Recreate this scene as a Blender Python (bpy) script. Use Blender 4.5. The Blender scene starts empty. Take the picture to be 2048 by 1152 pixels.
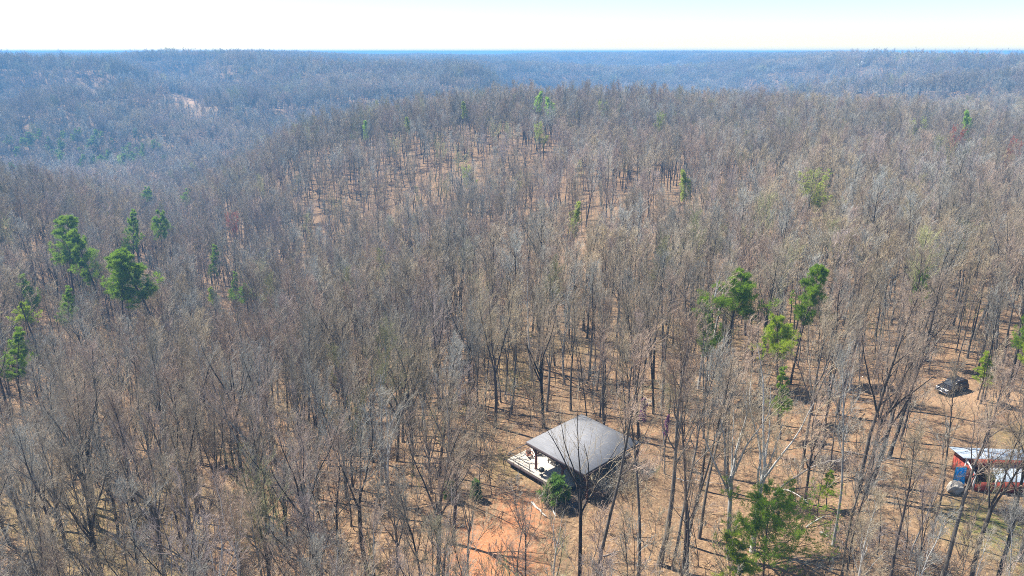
import bpy, bmesh, math, random
import numpy as np
from mathutils import Vector, Matrix
R_ = math.radians
scene = bpy.context.scene
col = scene.collection

# ------------------------------------------------------------------ camera, sky, sun, exposure
CAM_H, FPX, PITCH = 48.0, 1440.0, R_(18.2)
cam_d = bpy.data.cameras.new('camera'); cam = bpy.data.objects.new('camera', cam_d); col.objects.link(cam)
cam.location = (0, 0, CAM_H); cam.rotation_euler = (R_(90) - PITCH, 0, 0)
cam_d.sensor_width = 36; cam_d.lens = 36 * FPX / 2048
cam_d.clip_start = 0.5; cam_d.clip_end = 60000
scene.camera = cam

SUN_EL, SUN_AZ = R_(55), R_(-62)          # azimuth from +Y towards +X: the sun stands ahead on the left
w = bpy.data.worlds.new('World'); scene.world = w; w.use_nodes = True
nt = w.node_tree; bg = nt.nodes['Background']
sky = nt.nodes.new('ShaderNodeTexSky'); sky.sky_type = 'NISHITA'; sky.sun_disc = False
sky.sun_elevation = SUN_EL; sky.sun_rotation = SUN_AZ
sky.altitude = 300; sky.air_density = 1.0; sky.dust_density = .15; sky.ozone_density = 3.5
nt.links.new(sky.outputs[0], bg.inputs[0]); bg.inputs[1].default_value = 0.085
sd = bpy.data.lights.new('sun', 'SUN'); sd.energy = 5.0; sd.angle = R_(0.53); sd.color = (1.0, 0.935, 0.83)
sun = bpy.data.objects.new('sun', sd); col.objects.link(sun); sun.location = (-200, 150, 300)
sdir = Vector((math.sin(SUN_AZ) * math.cos(SUN_EL), math.cos(SUN_AZ) * math.cos(SUN_EL), math.sin(SUN_EL)))
sun.rotation_euler = sdir.to_track_quat('Z', 'Y').to_euler()
scene.view_settings.view_transform = 'Standard'; scene.view_settings.look = 'None'
scene.view_settings.exposure = 1.08; scene.view_settings.gamma = 1.0
scene.render.engine = 'CYCLES'
cy = scene.cycles
cy.max_bounces = 4; cy.diffuse_bounces = 2; cy.glossy_bounces = 1; cy.transmission_bounces = 2
cy.volume_bounces = 1; cy.transparent_max_bounces = 8
cy.use_adaptive_sampling = True; cy.adaptive_threshold = 0.012
cy.use_denoising = False
cy.caustics_reflective = False; cy.caustics_refractive = False
cy.filter_width = 0.95

rng = np.random.default_rng(11); random.seed(5)

# ------------------------------------------------------------------ noise and terrain
def _h(ix, iy, s):
    n = (ix.astype(np.int64) * 374761393 + iy.astype(np.int64) * 668265263 + s * 974634777) & 0x7fffffff
    n = ((n ^ (n >> 13)) * 1274126177) & 0x7fffffff
    return ((n ^ (n >> 16)) & 0xffff) / 65535.0 * 2 - 1
def vnoise(x, y, s=0):
    ix, iy = np.floor(x), np.floor(y); fx, fy = x - ix, y - iy
    fx = fx * fx * fx * (fx * (fx * 6 - 15) + 10); fy = fy * fy * fy * (fy * (fy * 6 - 15) + 10)
    a, b = _h(ix, iy, s), _h(ix + 1, iy, s); c, d = _h(ix, iy + 1, s), _h(ix + 1, iy + 1, s)
    return (a + (b - a) * fx) * (1 - fy) + (c + (d - c) * fx) * fy
def fbm(x, y, s=0, o=3):
    t, a = 0, 1.0
    for k in range(o): t = t + a * vnoise(x * 2 ** k, y * 2 ** k, s + k * 17); a *= .5
    return t
TH = [math.atan((u - 1024) / 1516) for u in (-300, 0, 300, 600, 900, 1200, 1500, 1800, 2048, 2350)]
RR = [10, 40, 80, 130, 200, 280, 360, 450, 600, 800, 1100, 1500, 2000, 2600, 3500, 6000, 15000]
ZZ = np.array([
  [-2, -3, -6, -12, -18, -20, -19, -28, -56, -60, -40, -14, 8, 10, 8, 8, 22],
  [-2, -3, -5, -11, -18, -21, -20, -30, -58, -60, -40, -12, 10, 10, 8, 8, 22],
  [-1, -2, -4, -12, -26, -38, -46, -54, -62, -58, -38, -8, 12, 12, 8, 8, 24],
  [-1, -1.5, -3, -10, -28, -36, -16, 0, -34, -52, -34, -8, 10, 12, 10, 8, 24],
  [-1, -1, -1, -3, -13, -22, -3, 9, -18, -46, -32, -10, 6, 8, 10, 8, 28],
  [-1, -1, -1, -1, -8, -7, 5, 10, -12, -42, -30, -12, 4, 8, 12, 10, 30],
  [-1, -1, 0, 0, -1, 1, 6, 6, -8, -38, -28, -12, 4, 8, 12, 10, 34],
  [0, 0, 1, 2, 1, 2, 4, 3, -6, -28, -28, -12, 4, 8, 12, 10, 34],
  [0, 1, 2, 3, 2, 2, 1, -2, -4, -10, -28, -10, 4, 10, 12, 10, 34],
  [0, 1, 2, 3, 2, 1, -2, -4, 0, -4, -24, -8, 4, 10, 12, 10, 34]], float)
_tg = np.linspace(TH[0], TH[-1], 161); _lg = np.linspace(math.log(10), math.log(15000), 240)
_tab = np.array([np.interp(_lg, np.log(RR), row) for row in ZZ])
_tab = np.array([np.interp(_tg, TH, _tab[:, j]) for j in range(240)]).T
_k = np.exp(-np.linspace(-2, 2, 15) ** 2 * 1.6); _k /= _k.sum()
for ax, n in ((0, 1), (1, 1)):
    pad = [(0, 0), (0, 0)]; pad[ax] = (7, 7)
    _tab = np.apply_along_axis(lambda v: np.convolve(v, _k, 'valid'), ax, np.pad(_tab, pad, mode='edge'))
def _sm(x, a, b):
    t = np.clip((x - a) / (b - a), 0, 1); return t * t * (3 - 2 * t)
PAV = (8.2, 75.7)
def ground_z(x, y):
    x = np.asarray(x, float); y = np.asarray(y, float)
    r = np.hypot(x, y) + 1e-6; th = np.arctan2(x, y)
    i = np.clip((th - _tg[0]) / (_tg[1] - _tg[0]), 0, 159.999); j = np.clip((np.log(np.maximum(r, 10)) - _lg[0]) / (_lg[1] - _lg[0]), 0, 238.999)
    i0, j0 = i.astype(int), j.astype(int); fi, fj = i - i0, j - j0
    z = (_tab[i0, j0] * (1 - fi) + _tab[i0 + 1, j0] * fi) * (1 - fj) + (_tab[i0, j0 + 1] * (1 - fi) + _tab[i0 + 1, j0 + 1] * fi) * fj
    a1 = .5 * _sm(r, 20, 60) * _sm(np.hypot(x - PAV[0], y - PAV[1]), 10, 25)
    z = z + a1 * fbm(x / 22, y / 22, 3)
    z = z + 3.6 * _sm(r, 130, 320) * fbm(x / 85, y / 85, 5, 2)
    far = _sm(r, 620, 1100)
    z = z + far * (66 * (1 - 2 * np.abs(fbm(x / 470 + .3, y / 330 + .2, 9, 2))) - 4) * (1 - .6 * _sm(r, 2500, 5000))
    z = z + _sm(r, 2600, 5000) * 14 * fbm(x / 2200, y / 1100, 31, 2)
    z = z + 1.7 * np.exp(-((x - 14.5) ** 2 + (y - 71) ** 2) / 34)
    lim = 19 + 12 * fbm(x / 430 + .4, y / 1500, 44, 2) + 7 * np.exp(-((th + .42) / .17) ** 2) - 3 * _sm(th, .1, .4) + 8 * _sm(r, 3000, 6000)
    z = np.where(r > 620, z - far * 6 * np.log1p(np.exp(np.clip((z - lim) / 6, -30, 30))), z)
    return np.minimum(z, 40 + .1 * z) if np.ndim(z) else min(float(z), 40.)
FW = np.array([0, math.cos(PITCH), -math.sin(PITCH)]); UP = np.array([0, math.sin(PITCH), math.cos(PITCH)])
def on_ground(u, v):                        # where the sight line through photo pixel (u, v) meets the terrain
    d = FW + np.array([(u - 1024) / FPX, 0, 0]) + UP * (576 - v) / FPX
    ts = 20 * 1.004 ** np.arange(1500)
    P = np.array([0, 0, CAM_H]) + d * ts[:, None]
    k = int(np.argmax(P[:, 2] < ground_z(P[:, 0], P[:, 1])))
    return float(P[k, 0]), float(P[k, 1]), float(ground_z(P[k, 0], P[k, 1]))
def on_canopy(u, v, h):                     # foot of a tree h metres tall whose tip shows at photo pixel (u, v) on top of the wood
    d = FW + np.array([(u - 1024) / FPX, 0, 0]) + UP * (576 - v) / FPX
    ts = 40 * 1.004 ** np.arange(1200); P = np.array([0, 0, CAM_H]) + d * ts[:, None]
    k = int(np.argmax(P[:, 2] < ground_z(P[:, 0], P[:, 1]) + h)); k = k if k > 0 else 900
    return float(P[k, 0]), float(P[k, 1]), float(ground_z(P[k, 0], P[k, 1]))
def project(x, y, z):
    d = y * FW[1] + (z - CAM_H) * FW[2]
    return 1024 + FPX * x / d, 576 - FPX * (y * UP[1] + (z - CAM_H) * UP[2]) / d
def height_for(x, y, v):                    # z on the vertical through (x, y) that shows at photo row v
    a = PITCH + math.atan((v - 576) / FPX); return CAM_H - y * math.tan(a)

# ------------------------------------------------------------------ materials
def new_mat(name, rough=.9):
    m = bpy.data.materials.new(name); m.use_nodes = True
    b = m.node_tree.nodes['Principled BSDF']; b.inputs['Roughness'].default_value = rough
    b.inputs['Specular IOR Level'].default_value = .25
    return m, m.node_tree, b
def N(nt, t, **kw):
    n = nt.nodes.new(t)
    for k, v in kw.items():
        if k in n.inputs: n.inputs[k].default_value = v
        else: setattr(n, k, v)
    return n
def mixc(nt, fac, a, b):
    n = nt.nodes.new('ShaderNodeMix'); n.data_type = 'RGBA'
    for s, v in ((n.inputs[0], fac), (n.inputs[6], a), (n.inputs[7], b)):
        if isinstance(v, bpy.types.NodeSocket): nt.links.new(v, s)
        elif isinstance(v, (int, float)): s.default_value = v
        else: s.default_value = (*v, 1)
    return n.outputs[2]
def noise(nt, scale, detail=3, vec=None, rough=.6):
    n = N(nt, 'ShaderNodeTexNoise', Scale=scale, Detail=detail, Roughness=rough)
    if vec is not None: nt.links.new(vec, n.inputs['Vector'])
    return n.outputs['Fac']
def ramp(nt, s, a, b, lo=0, hi=1):
    n = N(nt, 'ShaderNodeMapRange'); n.inputs['From Min'].default_value = a; n.inputs['From Max'].default_value = b
    n.inputs['To Min'].default_value = lo; n.inputs['To Max'].default_value = hi
    nt.links.new(s, n.inputs['Value']); return n.outputs[0]
def plain(name, c, rough=.8, var=.25, scale=3, metal=0.0):
    m, nt, b = new_mat(name, rough); tc = N(nt, 'ShaderNodeTexCoord')
    f = noise(nt, scale, 4, tc.outputs['Object'])
    c2 = tuple(x * (1 - var) for x in c); c1 = tuple(min(1, x * (1 + var)) for x in c)
    nt.links.new(mixc(nt, ramp(nt, f, .3, .7), c2, c1), b.inputs['Base Color']); b.inputs['Metallic'].default_value = metal
    return m
def bark_mat(name, dark, pale, bias=0.0):
    m, nt, b = new_mat(name, .95); oi = N(nt, 'ShaderNodeObjectInfo'); tc = N(nt, 'ShaderNodeTexCoord')
    mp = N(nt, 'ShaderNodeMapping'); mp.inputs['Scale'].default_value = (4, 4, .9); nt.links.new(tc.outputs['Object'], mp.inputs['Vector'])
    f = noise(nt, 1.3, 5, mp.outputs[0], .7)
    ad = N(nt, 'ShaderNodeMath', operation='ADD'); nt.links.new(f, ad.inputs[0]); nt.links.new(ramp(nt, oi.outputs['Random'], 0, 1, -.16 + bias, .16 + bias), ad.inputs[1])
    nt.links.new(mixc(nt, ramp(nt, ad.outputs[0], .36, .68), dark, pale), b.inputs['Base Color'])
    return m
BARK = bark_mat('bark', (.052, .043, .036), (.22, .20, .175))
BARK_PALE = bark_mat('pale_bark', (.24, .23, .21), (.58, .57, .53))
BARK_DARK = bark_mat('dark_bark', (.030, .025, .023), (.12, .10, .09))
BARK_PINE = bark_mat('pine_bark', (.06, .045, .038), (.16, .12, .10))
def twig_mat():
    m, nt, b = new_mat('twigs', .9); oi = N(nt, 'ShaderNodeObjectInfo')
    f = noise(nt, .021, 2, oi.outputs['Location']); r = oi.outputs['Random']
    a = mixc(nt, ramp(nt, f, .35, .65), (.46, .395, .305), (.49, .395, .245))
    c = mixc(nt, ramp(nt, r, .60, .75), a, (.47, .355, .275))          # reddish buds
    d = mixc(nt, ramp(nt, r, .16, .34, 1, 0), c, (.43, .42, .37))    # grey lichened twigs
    e = mixc(nt, ramp(nt, r, .86, .93), d, (.45, .37, .335))          # mauve tips
    e = mixc(nt, ramp(nt, r, .955, .965), e, (.42, .41, .20))         # olive catkins
    wn = N(nt, 'ShaderNodeTexWhiteNoise', noise_dimensions='1D'); nt.links.new(r, wn.inputs['W'])
    h = N(nt, 'ShaderNodeHueSaturation'); nt.links.new(e, h.inputs['Color']); nt.links.new(ramp(nt, wn.outputs['Value'], 0, 1, .74, 1.34), h.inputs['Value'])
    wide = ramp(nt, noise(nt, .0055, 3, oi.outputs['Location']), .35, .65, .70, 1.18)
    h2 = N(nt, 'ShaderNodeHueSaturation'); nt.links.new(h.outputs[0], h2.inputs['Color']); nt.links.new(wide, h2.inputs['Value'])
    nt.links.new(h2.outputs[0], b.inputs['Base Color']); return m
TWIG = twig_mat()
def leaf_mat(name, c1, c2, tr=.35):
    m, nt, b = new_mat(name, .7); oi = N(nt, 'ShaderNodeObjectInfo'); tc = N(nt, 'ShaderNodeTexCoord')
    f = noise(nt, .9, 3, tc.outputs['Object'])
    c = mixc(nt, ramp(nt, f, .35, .65), c1, c2)
    nt.links.new(c, b.inputs['Base Color'])
    t = N(nt, 'ShaderNodeBsdfTranslucent'); nt.links.new(c, t.inputs[0])
    mx = N(nt, 'ShaderNodeMixShader'); mx.inputs[0].default_value = tr
    nt.links.new(b.outputs[0], mx.inputs[1]); nt.links.new(t.outputs[0], mx.inputs[2])
    nt.links.new(mx.outputs[0], nt.nodes['Material Output'].inputs[0]); return m
NEEDLE = leaf_mat('pine_needles', (.15, .26, .022), (.32, .47, .05), .55)
NEEDLE_YELLOW = leaf_mat('yellowish_needles', (.30, .43, .03), (.48, .58, .06), .55)
CEDAR = leaf_mat('cedar_foliage', (.14, .27, .06), (.26, .42, .10), .55)
BUD = leaf_mat('budding_leaves', (.42, .50, .10), (.53, .58, .13), .55)
BUD_BRIGHT = leaf_mat('fresh_leaves', (.38, .58, .08), (.52, .70, .12), .55)
RED_BUD = leaf_mat('red_buds', (.52, .17, .10), (.60, .26, .15), .5)
PURPLE_BUD = leaf_mat('purple_blossom', (.30, .12, .26), (.38, .18, .34), .3)

# ------------------------------------------------------------------ object helpers
def tag(o, label=None, cat=None, group=None, kind=None):
    for k, v in (('label', label), ('category', cat), ('group', group), ('kind', kind)):
        if v: o[k] = v
    return o
def empty(name, loc=(0, 0, 0), rz=0):
    o = bpy.data.objects.new(name, None); col.objects.link(o); o.location = loc; o.rotation_euler = (0, 0, rz); o.empty_display_size = .3
    return o
def link(name, me, parent=None):
    o = bpy.data.objects.new(name, me); col.objects.link(o)
    if parent is not None: o.parent = parent
    return o
class MB:                                    # collects vertices and faces as arrays
    def __init__(s): s.v, s.q, s.t, s.n = [], [], [], 0
    def add(s, v, q=None, t=None):
        if q is not None and len(q): s.q.append(np.asarray(q) + s.n)
        if t is not None and len(t): s.t.append(np.asarray(t) + s.n)
        s.v.append(np.asarray(v, float)); s.n += len(v)
    def tubes(s, P, Rd, sides):
        n, k, _ = P.shape
        d = P[:, -1] - P[:, 0]; d /= np.linalg.norm(d, axis=1)[:, None] + 1e-9
        ref = np.where(np.abs(d[:, 2:]) > .9, [[1., 0, 0]], [[0, 0, 1.]])
        a = np.cross(d, ref); a /= np.linalg.norm(a, axis=1)[:, None]; b = np.cross(d, a)
        ph = np.arange(sides) * 2 * math.pi / sides
        ring = a[:, None] * np.cos(ph)[None, :, None] + b[:, None] * np.sin(ph)[None, :, None]
        V = P[:, :, None] + ring[:, None] * Rd[:, :, None, None]
        base = (np.arange(n) * k * sides)[:, None, None]; i = np.arange(k - 1)[None, :, None]; j = np.arange(sides)[None, None, :]; j2 = (j + 1) % sides
        q = np.stack([base + i * sides + j, base + i * sides + j2, base + (i + 1) * sides + j2, base + (i + 1) * sides + j], -1).reshape(-1, 4)
        s.add(V.reshape(-1, 3), q)
    def tube(s, pts, r, sides=6):
        P = np.array(pts, float)[None]; Rd = np.broadcast_to(np.asarray(r, float), (len(pts),))[None]
        s.tubes(P, Rd, sides)
        for e in (0, -1):                    # end caps
            c = s.n; ring = s.v[-1][(0 if e == 0 else -sides):][:sides] if e == 0 else s.v[-1]
            if e == 0: ring0 = s.v[-1][:sides].copy(); ring1 = s.v[-1][-sides:].copy()
        for ring, ctr in ((ring0, P[0, 0]), (ring1, P[0, -1])):
            v = np.vstack([ring, ctr[None]]); t = [[i, (i + 1) % sides, sides] for i in range(sides)]
            s.add(v, None, t)
    def box(s, c, d, M=None):
        x, y, z = d[0] / 2, d[1] / 2, d[2] / 2
        v = np.array([[sx * x, sy * y, sz * z] for sz in (-1, 1) for sx, sy in ((-1, -1), (1, -1), (1, 1), (-1, 1))])
        if M is not None: v = v @ np.array(M.to_3x3()).T
        s.add(v + np.array(c), [[3, 2, 1, 0], [4, 5, 6, 7], [0, 1, 5, 4], [1, 2, 6, 5], [2, 3, 7, 6], [3, 0, 4, 7]])
    def beam(s, a, b, wd, hg):               # a box beam from a to b
        a, b = Vector(a), Vector(b); d = b - a; q = d.to_track_quat('X', 'Z').to_matrix()
        s.box((a + b) / 2, (d.length, wd, hg), q)
    def mesh(s, name, mats, smooth=False):
        me = bpy.data.meshes.new(name); V = np.vstack(s.v)
        Q = np.vstack(s.q) if s.q else np.zeros((0, 4), int); T = np.vstack(s.t) if s.t else np.zeros((0, 3), int)
        me.vertices.add(len(V)); me.vertices.foreach_set('co', V.ravel().astype(np.float32))
        me.loops.add(len(Q) * 4 + len(T) * 3); me.loops.foreach_set('vertex_index', np.concatenate([Q.ravel(), T.ravel()]).astype(np.int32))
        me.polygons.add(len(Q) + len(T))
        me.polygons.foreach_set('loop_start', np.concatenate([np.arange(len(Q)) * 4, len(Q) * 4 + np.arange(len(T)) * 3]).astype(np.int32))
        if smooth: me.polygons.foreach_set('use_smooth', np.ones(len(Q) + len(T), bool))
        me.update(calc_edges=True)
        for m in (mats if isinstance(mats, (list, tuple)) else [mats]): me.materials.append(m)
        return me
    def obj(s, name, mat, parent=None, smooth=False): return link(name, s.mesh(name, mat, smooth), parent)

# ------------------------------------------------------------------ tree growth (all branches of one order at once)
def unit(v): return v / (np.linalg.norm(v, axis=-1, keepdims=True) + 1e-9)
def grow(P, D, L, r0, r1, k, wander, trop, g):
    n = len(P); pts = np.zeros((n, k + 1, 3)); pts[:, 0] = P; D = unit(D)
    for i in range(k):
        D = unit(D + g.normal(0, wander, (n, 3)) + np.array([0, 0, trop])); pts[:, i + 1] = pts[:, i] + D * (L / k)[:, None]
    t = np.linspace(0, 1, k + 1)[None]; rad = r0[:, None] * (1 - t) + r1[:, None] * t
    return pts, rad
def spawn(pts, rad, L, n, t0, t1, ang, ratio, rr, g, spread=.35, taper=.6):
    m, k1, _ = pts.shape; k = k1 - 1
    t = t0 + (t1 - t0) * (np.arange(n)[None] + g.random((m, n))) / n
    f = np.clip(t * k, 0, k - 1e-4); i = f.astype(int); fr = f - i; rows = np.arange(m)[:, None]
    A, B = pts[rows, i], pts[rows, i + 1]; P = A + (B - A) * fr[..., None]; T = unit(B - A)
    lr = rad[rows, i] * (1 - fr) + rad[rows, i + 1] * fr
    az = (np.arange(n)[None] * 2.4 + g.random((m, 1)) * 6.28 + g.normal(0, .5, (m, n)))
    ref = np.where(np.abs(T[..., 2:]) > .9, [1., 0, 0], [0, 0, 1.]); a = unit(np.cross(T, ref)); b = np.cross(T, a)
    perp = a * np.cos(az)[..., None] + b * np.sin(az)[..., None]
    an = ang * (1 + g.normal(0, spread, (m, n)) * .6)
    D = T * np.cos(an)[..., None] + perp * np.sin(an)[..., None]
    tt = (t - t0) / max(t1 - t0, 1e-6)
    LL = L[:, None] * ratio * (1 - taper * tt) * (1 + g.normal(0, .2, (m, n)))
    LL = np.maximum(LL, .05 * L[:, None] * ratio)
    return P.reshape(-1, 3), D.reshape(-1, 3), LL.ravel(), (lr * rr).ravel()
def col1(*a): return [np.array([x], float) for x in a]
def make_tree(kind, seed, H=18.0, lod=0):
    """returns (trunk mesh data, crown mesh data, twig tips)"""
    g = np.random.default_rng(seed); tr, cr = MB(), MB()
    P0 = np.array([[0, 0, -.4]]); D0 = np.array([[g.normal(0, .03), g.normal(0, .03), 1.]])
    if kind == 'tall':
        L, r0, r1 = col1(H * 1.02, .0108 * H, .0016 * H); p0, q0 = grow(P0, D0, L, r0, r1, 12, .035, .03, g)
        P, D, Lb, rb = spawn(p0, q0, L, 13, .46, .97, .52, .27, .55, g, .3, .62); up = .10
        n2, n3, n4 = 6, 7, 5
    elif kind == 'spread':
        L, r0, r1 = col1(H * .50, .0128 * H, .0085 * H); p0, q0 = grow(P0, D0, L, r0, r1, 8, .03, .03, g)
        P, D, Lb, rb = spawn(p0, q0, L, 6, .62, 1.0, .36, 1.05, .72, g, .3, .12); up = .075
        n2, n3, n4 = 10, 8, 5
    elif kind == 'fork':
        L, r0, r1 = col1(H * .42, .0118 * H, .0092 * H); p0, q0 = grow(P0, D0, L, r0, r1, 8, .03, .03, g)
        P, D, Lb, rb = spawn(p0, q0, L, 3, .93, 1.0, .22, 1.42, .72, g, .3, .05); up = .05
        n2, n3, n4 = 15, 8, 6
    elif kind == 'thin':
        L, r0, r1 = col1(H * .60, .0100 * H, .0070 * H); p0, q0 = grow(P0, D0, L, r0, r1, 8, .03, .03, g)
        P, D, Lb, rb = spawn(p0, q0, L, 5, .72, 1.0, .40, .80, .66, g, .3, .25); up = .10
        n2, n3, n4 = 6, 5, 3
    elif kind == 'slim':
        L, r0, r1 = col1(H * 1.02, .0072 * H, .0012 * H); p0, q0 = grow(P0, D0, L, r0, r1, 12, .04, .03, g)
        P, D, Lb, rb = spawn(p0, q0, L, 11, .48, .97, .48, .20, .55, g, .3, .55); up = .12
        n2, n3, n4 = 6, 6, 4
    else:  # sapling
        L, r0, r1 = col1(H * 1.0, .007 * H, .0016 * H); p0, q0 = grow(P0, D0, L, r0, r1, 8, .06, .03, g)
        P, D, Lb, rb = spawn(p0, q0, L, 9, .15, .97, .65, .42, .6, g, .3, .55); up = .1
        n2, n3, n4 = 7, 4, 0
    if kind != 'sapling':                    # root flare
        q0[:, 0] *= 1.35
    tr.tubes(p0, q0, 7 if lod == 0 else 4)
    p1, q1 = grow(P, D, Lb, np.minimum(rb, .5 * r0[0]), np.maximum(rb * .18, .008 if lod == 0 else .014), 7, .10, up, g)
    tr.tubes(p1, q1, 5 if lod == 0 else 3)
    if kind in ('spread', 'fork'): P, D, L2, r2 = spawn(p1, q1, Lb, n2, .18, 1, .50, .30, .5, g, .35, .45)
    else: P, D, L2, r2 = spawn(p1, q1, Lb, n2, .22, 1, .48, .48, .55, g, .35, .5)
    if kind == 'tall' or kind == 'slim':     # a few small limbs low on the stem and at the tip
        Pa, Da, La, ra = spawn(p0, q0, L, 10, .86, 1.0, .5, .10, .7, g, .3, .4)
        P, D, L2, r2 = (np.concatenate(z) for z in ((P, Pa), (D, Da), (L2, La), (r2, ra)))
    p2, q2 = grow(P, D, L2, np.maximum(r2, .012), np.full(len(r2), .007 if lod == 0 else .012), 5, .13, .11, g)
    cr.tubes(p2, q2, 4 if lod == 0 else 3)
    th = 1.0 if lod == 0 else 1.5
    P, D, L3, r3 = spawn(p2, q2, L2, n3, .15, 1, .52, .52, .6, g, .4, .4)
    p3, q3 = grow(P, D, L3, np.full(len(L3), .0078 * th), np.full(len(L3), .005 * th), 3, .16, .10, g)
    cr.tubes(p3, q3, 3); tips = p3[:, -1]
    if n4:
        k4 = n4 if lod == 0 else 3
        P, D, L4, r4 = spawn(p3, q3, L3, k4, .15, 1, .50, .58, .6, g, .4, .3)
        p4, q4 = grow(P, D, L4, np.full(len(L4), .0054 * th), np.full(len(L4), .004 * th), 2, .15, .04, g)
        cr.tubes(p4, q4, 3); tips = np.vstack([tips, p4[:, -1]])
    return tr, cr, tips
def tufts(mb, C, D, size, blades, width, spread, g):
    m = len(C); d = unit(D[:, None] + g.normal(0, spread, (m, blades, 3))); s = size[:, None] * (.7 + .6 * g.random((m, blades)))
    sd = unit(np.cross(d, g.normal(0, 1, (m, blades, 3)))) * width * size[:, None, None]
    c = C[:, None] + g.normal(0, .08, (m, blades, 3)) * size[:, None, None]
    V = np.stack([c + sd * .6, c - sd * .6, c + d * s[..., None] - sd * .35, c + d * s[..., None] + sd * .35], 2).reshape(-1, 3)
    mb.add(V, np.arange(len(V)).reshape(-1, 4))
def make_pine(seed, H=16.0, dense=1.0, wide=.175, bare=.42, fine=1.0):
    g = np.random.default_rng(seed); tr, fo = MB(), MB()
    L, r0, r1 = col1(H, .0115 * H, .002 * H)
    p0, q0 = grow(np.array([[0, 0, -.3]]), np.array([[g.normal(0, .04), g.normal(0, .04), 1.]]), L, r0, r1, 12, .045, .03, g); q0[:, 0] *= 1.3
    tr.tubes(p0, q0, 7)
    nb = int(30 * dense)
    P, D, Lb, rb = spawn(p0, q0, L, nb, bare, .985, 1.15, wide, .5, g, .25, .70); Lb *= .55 + .7 * g.random(len(Lb))
    p1, q1 = grow(P, D, Lb, np.minimum(rb, .055), np.full(len(rb), .012), 5, .12, .06, g); tr.tubes(p1, q1, 4)
    P, D, L2, r2 = spawn(p1, q1, Lb, 8, .25, 1, .75, .42, .6, g, .3, .45)
    p2, q2 = grow(P, D, L2, np.full(len(L2), .014), np.full(len(L2), .007), 3, .15, .09, g); tr.tubes(p2, q2, 3)
    P, D, L3, _ = spawn(p2, q2, L2, int(9 * fine), .2, 1, .7, .4, .6, g, .4, .3)
    C = np.vstack([p2[:, -1], P + unit(D) * L3[:, None] * .6, p0[:, -1], p1[:, -1]])
    Dd = np.vstack([unit(p2[:, -1] - p2[:, -2]), unit(D), [[0, 0, 1.]], unit(p1[:, -1] - p1[:, -2])]) + np.array([0, 0, .35])
    tufts(fo, C, unit(Dd), np.full(len(C), .30 / fine ** .5) * (.7 + .6 * g.random(len(C))), 11, .065, .55, g)
    return tr, fo
def make_cedar(seed, H=3.2, rad=1.6, n=2600):
    g = np.random.default_rng(seed); tr, fo = MB(), MB()
    L, r0, r1 = col1(H * .95, .05, .012); p0, q0 = grow(np.array([[0, 0, -.2]]), np.array([[0, 0, 1.]]), L, r0, r1, 8, .03, .03, g); tr.tubes(p0, q0, 6)
    P, D, Lb, rb = spawn(p0, q0, L, 46, .04, .98, 1.0, rad / H * 1.05, .5, g, .25, .62)
    p1, q1 = grow(P, D, Lb, np.full(len(Lb), .018), np.full(len(Lb), .006), 4, .12, .10, g); tr.tubes(p1, q1, 3)
    P, D, L2, _ = spawn(p1, q1, Lb, max(8, n // 46), .2, 1, .6, .34, .6, g, .4, .3)
    tufts(fo, P + unit(D) * L2[:, None] * .5, unit(D + np.array([0, 0, .3])), np.full(len(P), .26) * (.6 + .8 * g.random(len(P))), 9, .13, .5, g)
    return tr, fo

# ------------------------------------------------------------------ the ground: one sheet out to the horizon
CLAY = on_ground(985, 1125); CLEAR = on_ground(1040, 1040); MOSS = on_ground(2010, 1060); TRACK = on_ground(1990, 800)
def polar(u, r):
    th = math.atan((u - 1024) / 1516); return np.array([r * math.sin(th), r * math.cos(th)])
STRIP_PX = [(328, 195), (348, 190), (375, 198), (408, 224)]; STRIP2_PX = [(188, 183), (206, 182)]
STRIP = [np.array(on_ground(u, v + 5)[:2]) for u, v in STRIP_PX]; STRIP2 = [np.array(on_ground(u, v + 3)[:2]) for u, v in STRIP2_PX]
def seg_dist(x, y, pts):
    best = np.full(np.shape(x), 1e9)
    for a, b in zip(pts[:-1], pts[1:]):
        d = b - a; t = np.clip(((x - a[0]) * d[0] + (y - a[1]) * d[1]) / (d @ d), 0, 1)
        best = np.minimum(best, np.hypot(x - a[0] - t * d[0], y - a[1] - t * d[1]))
    return best
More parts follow.
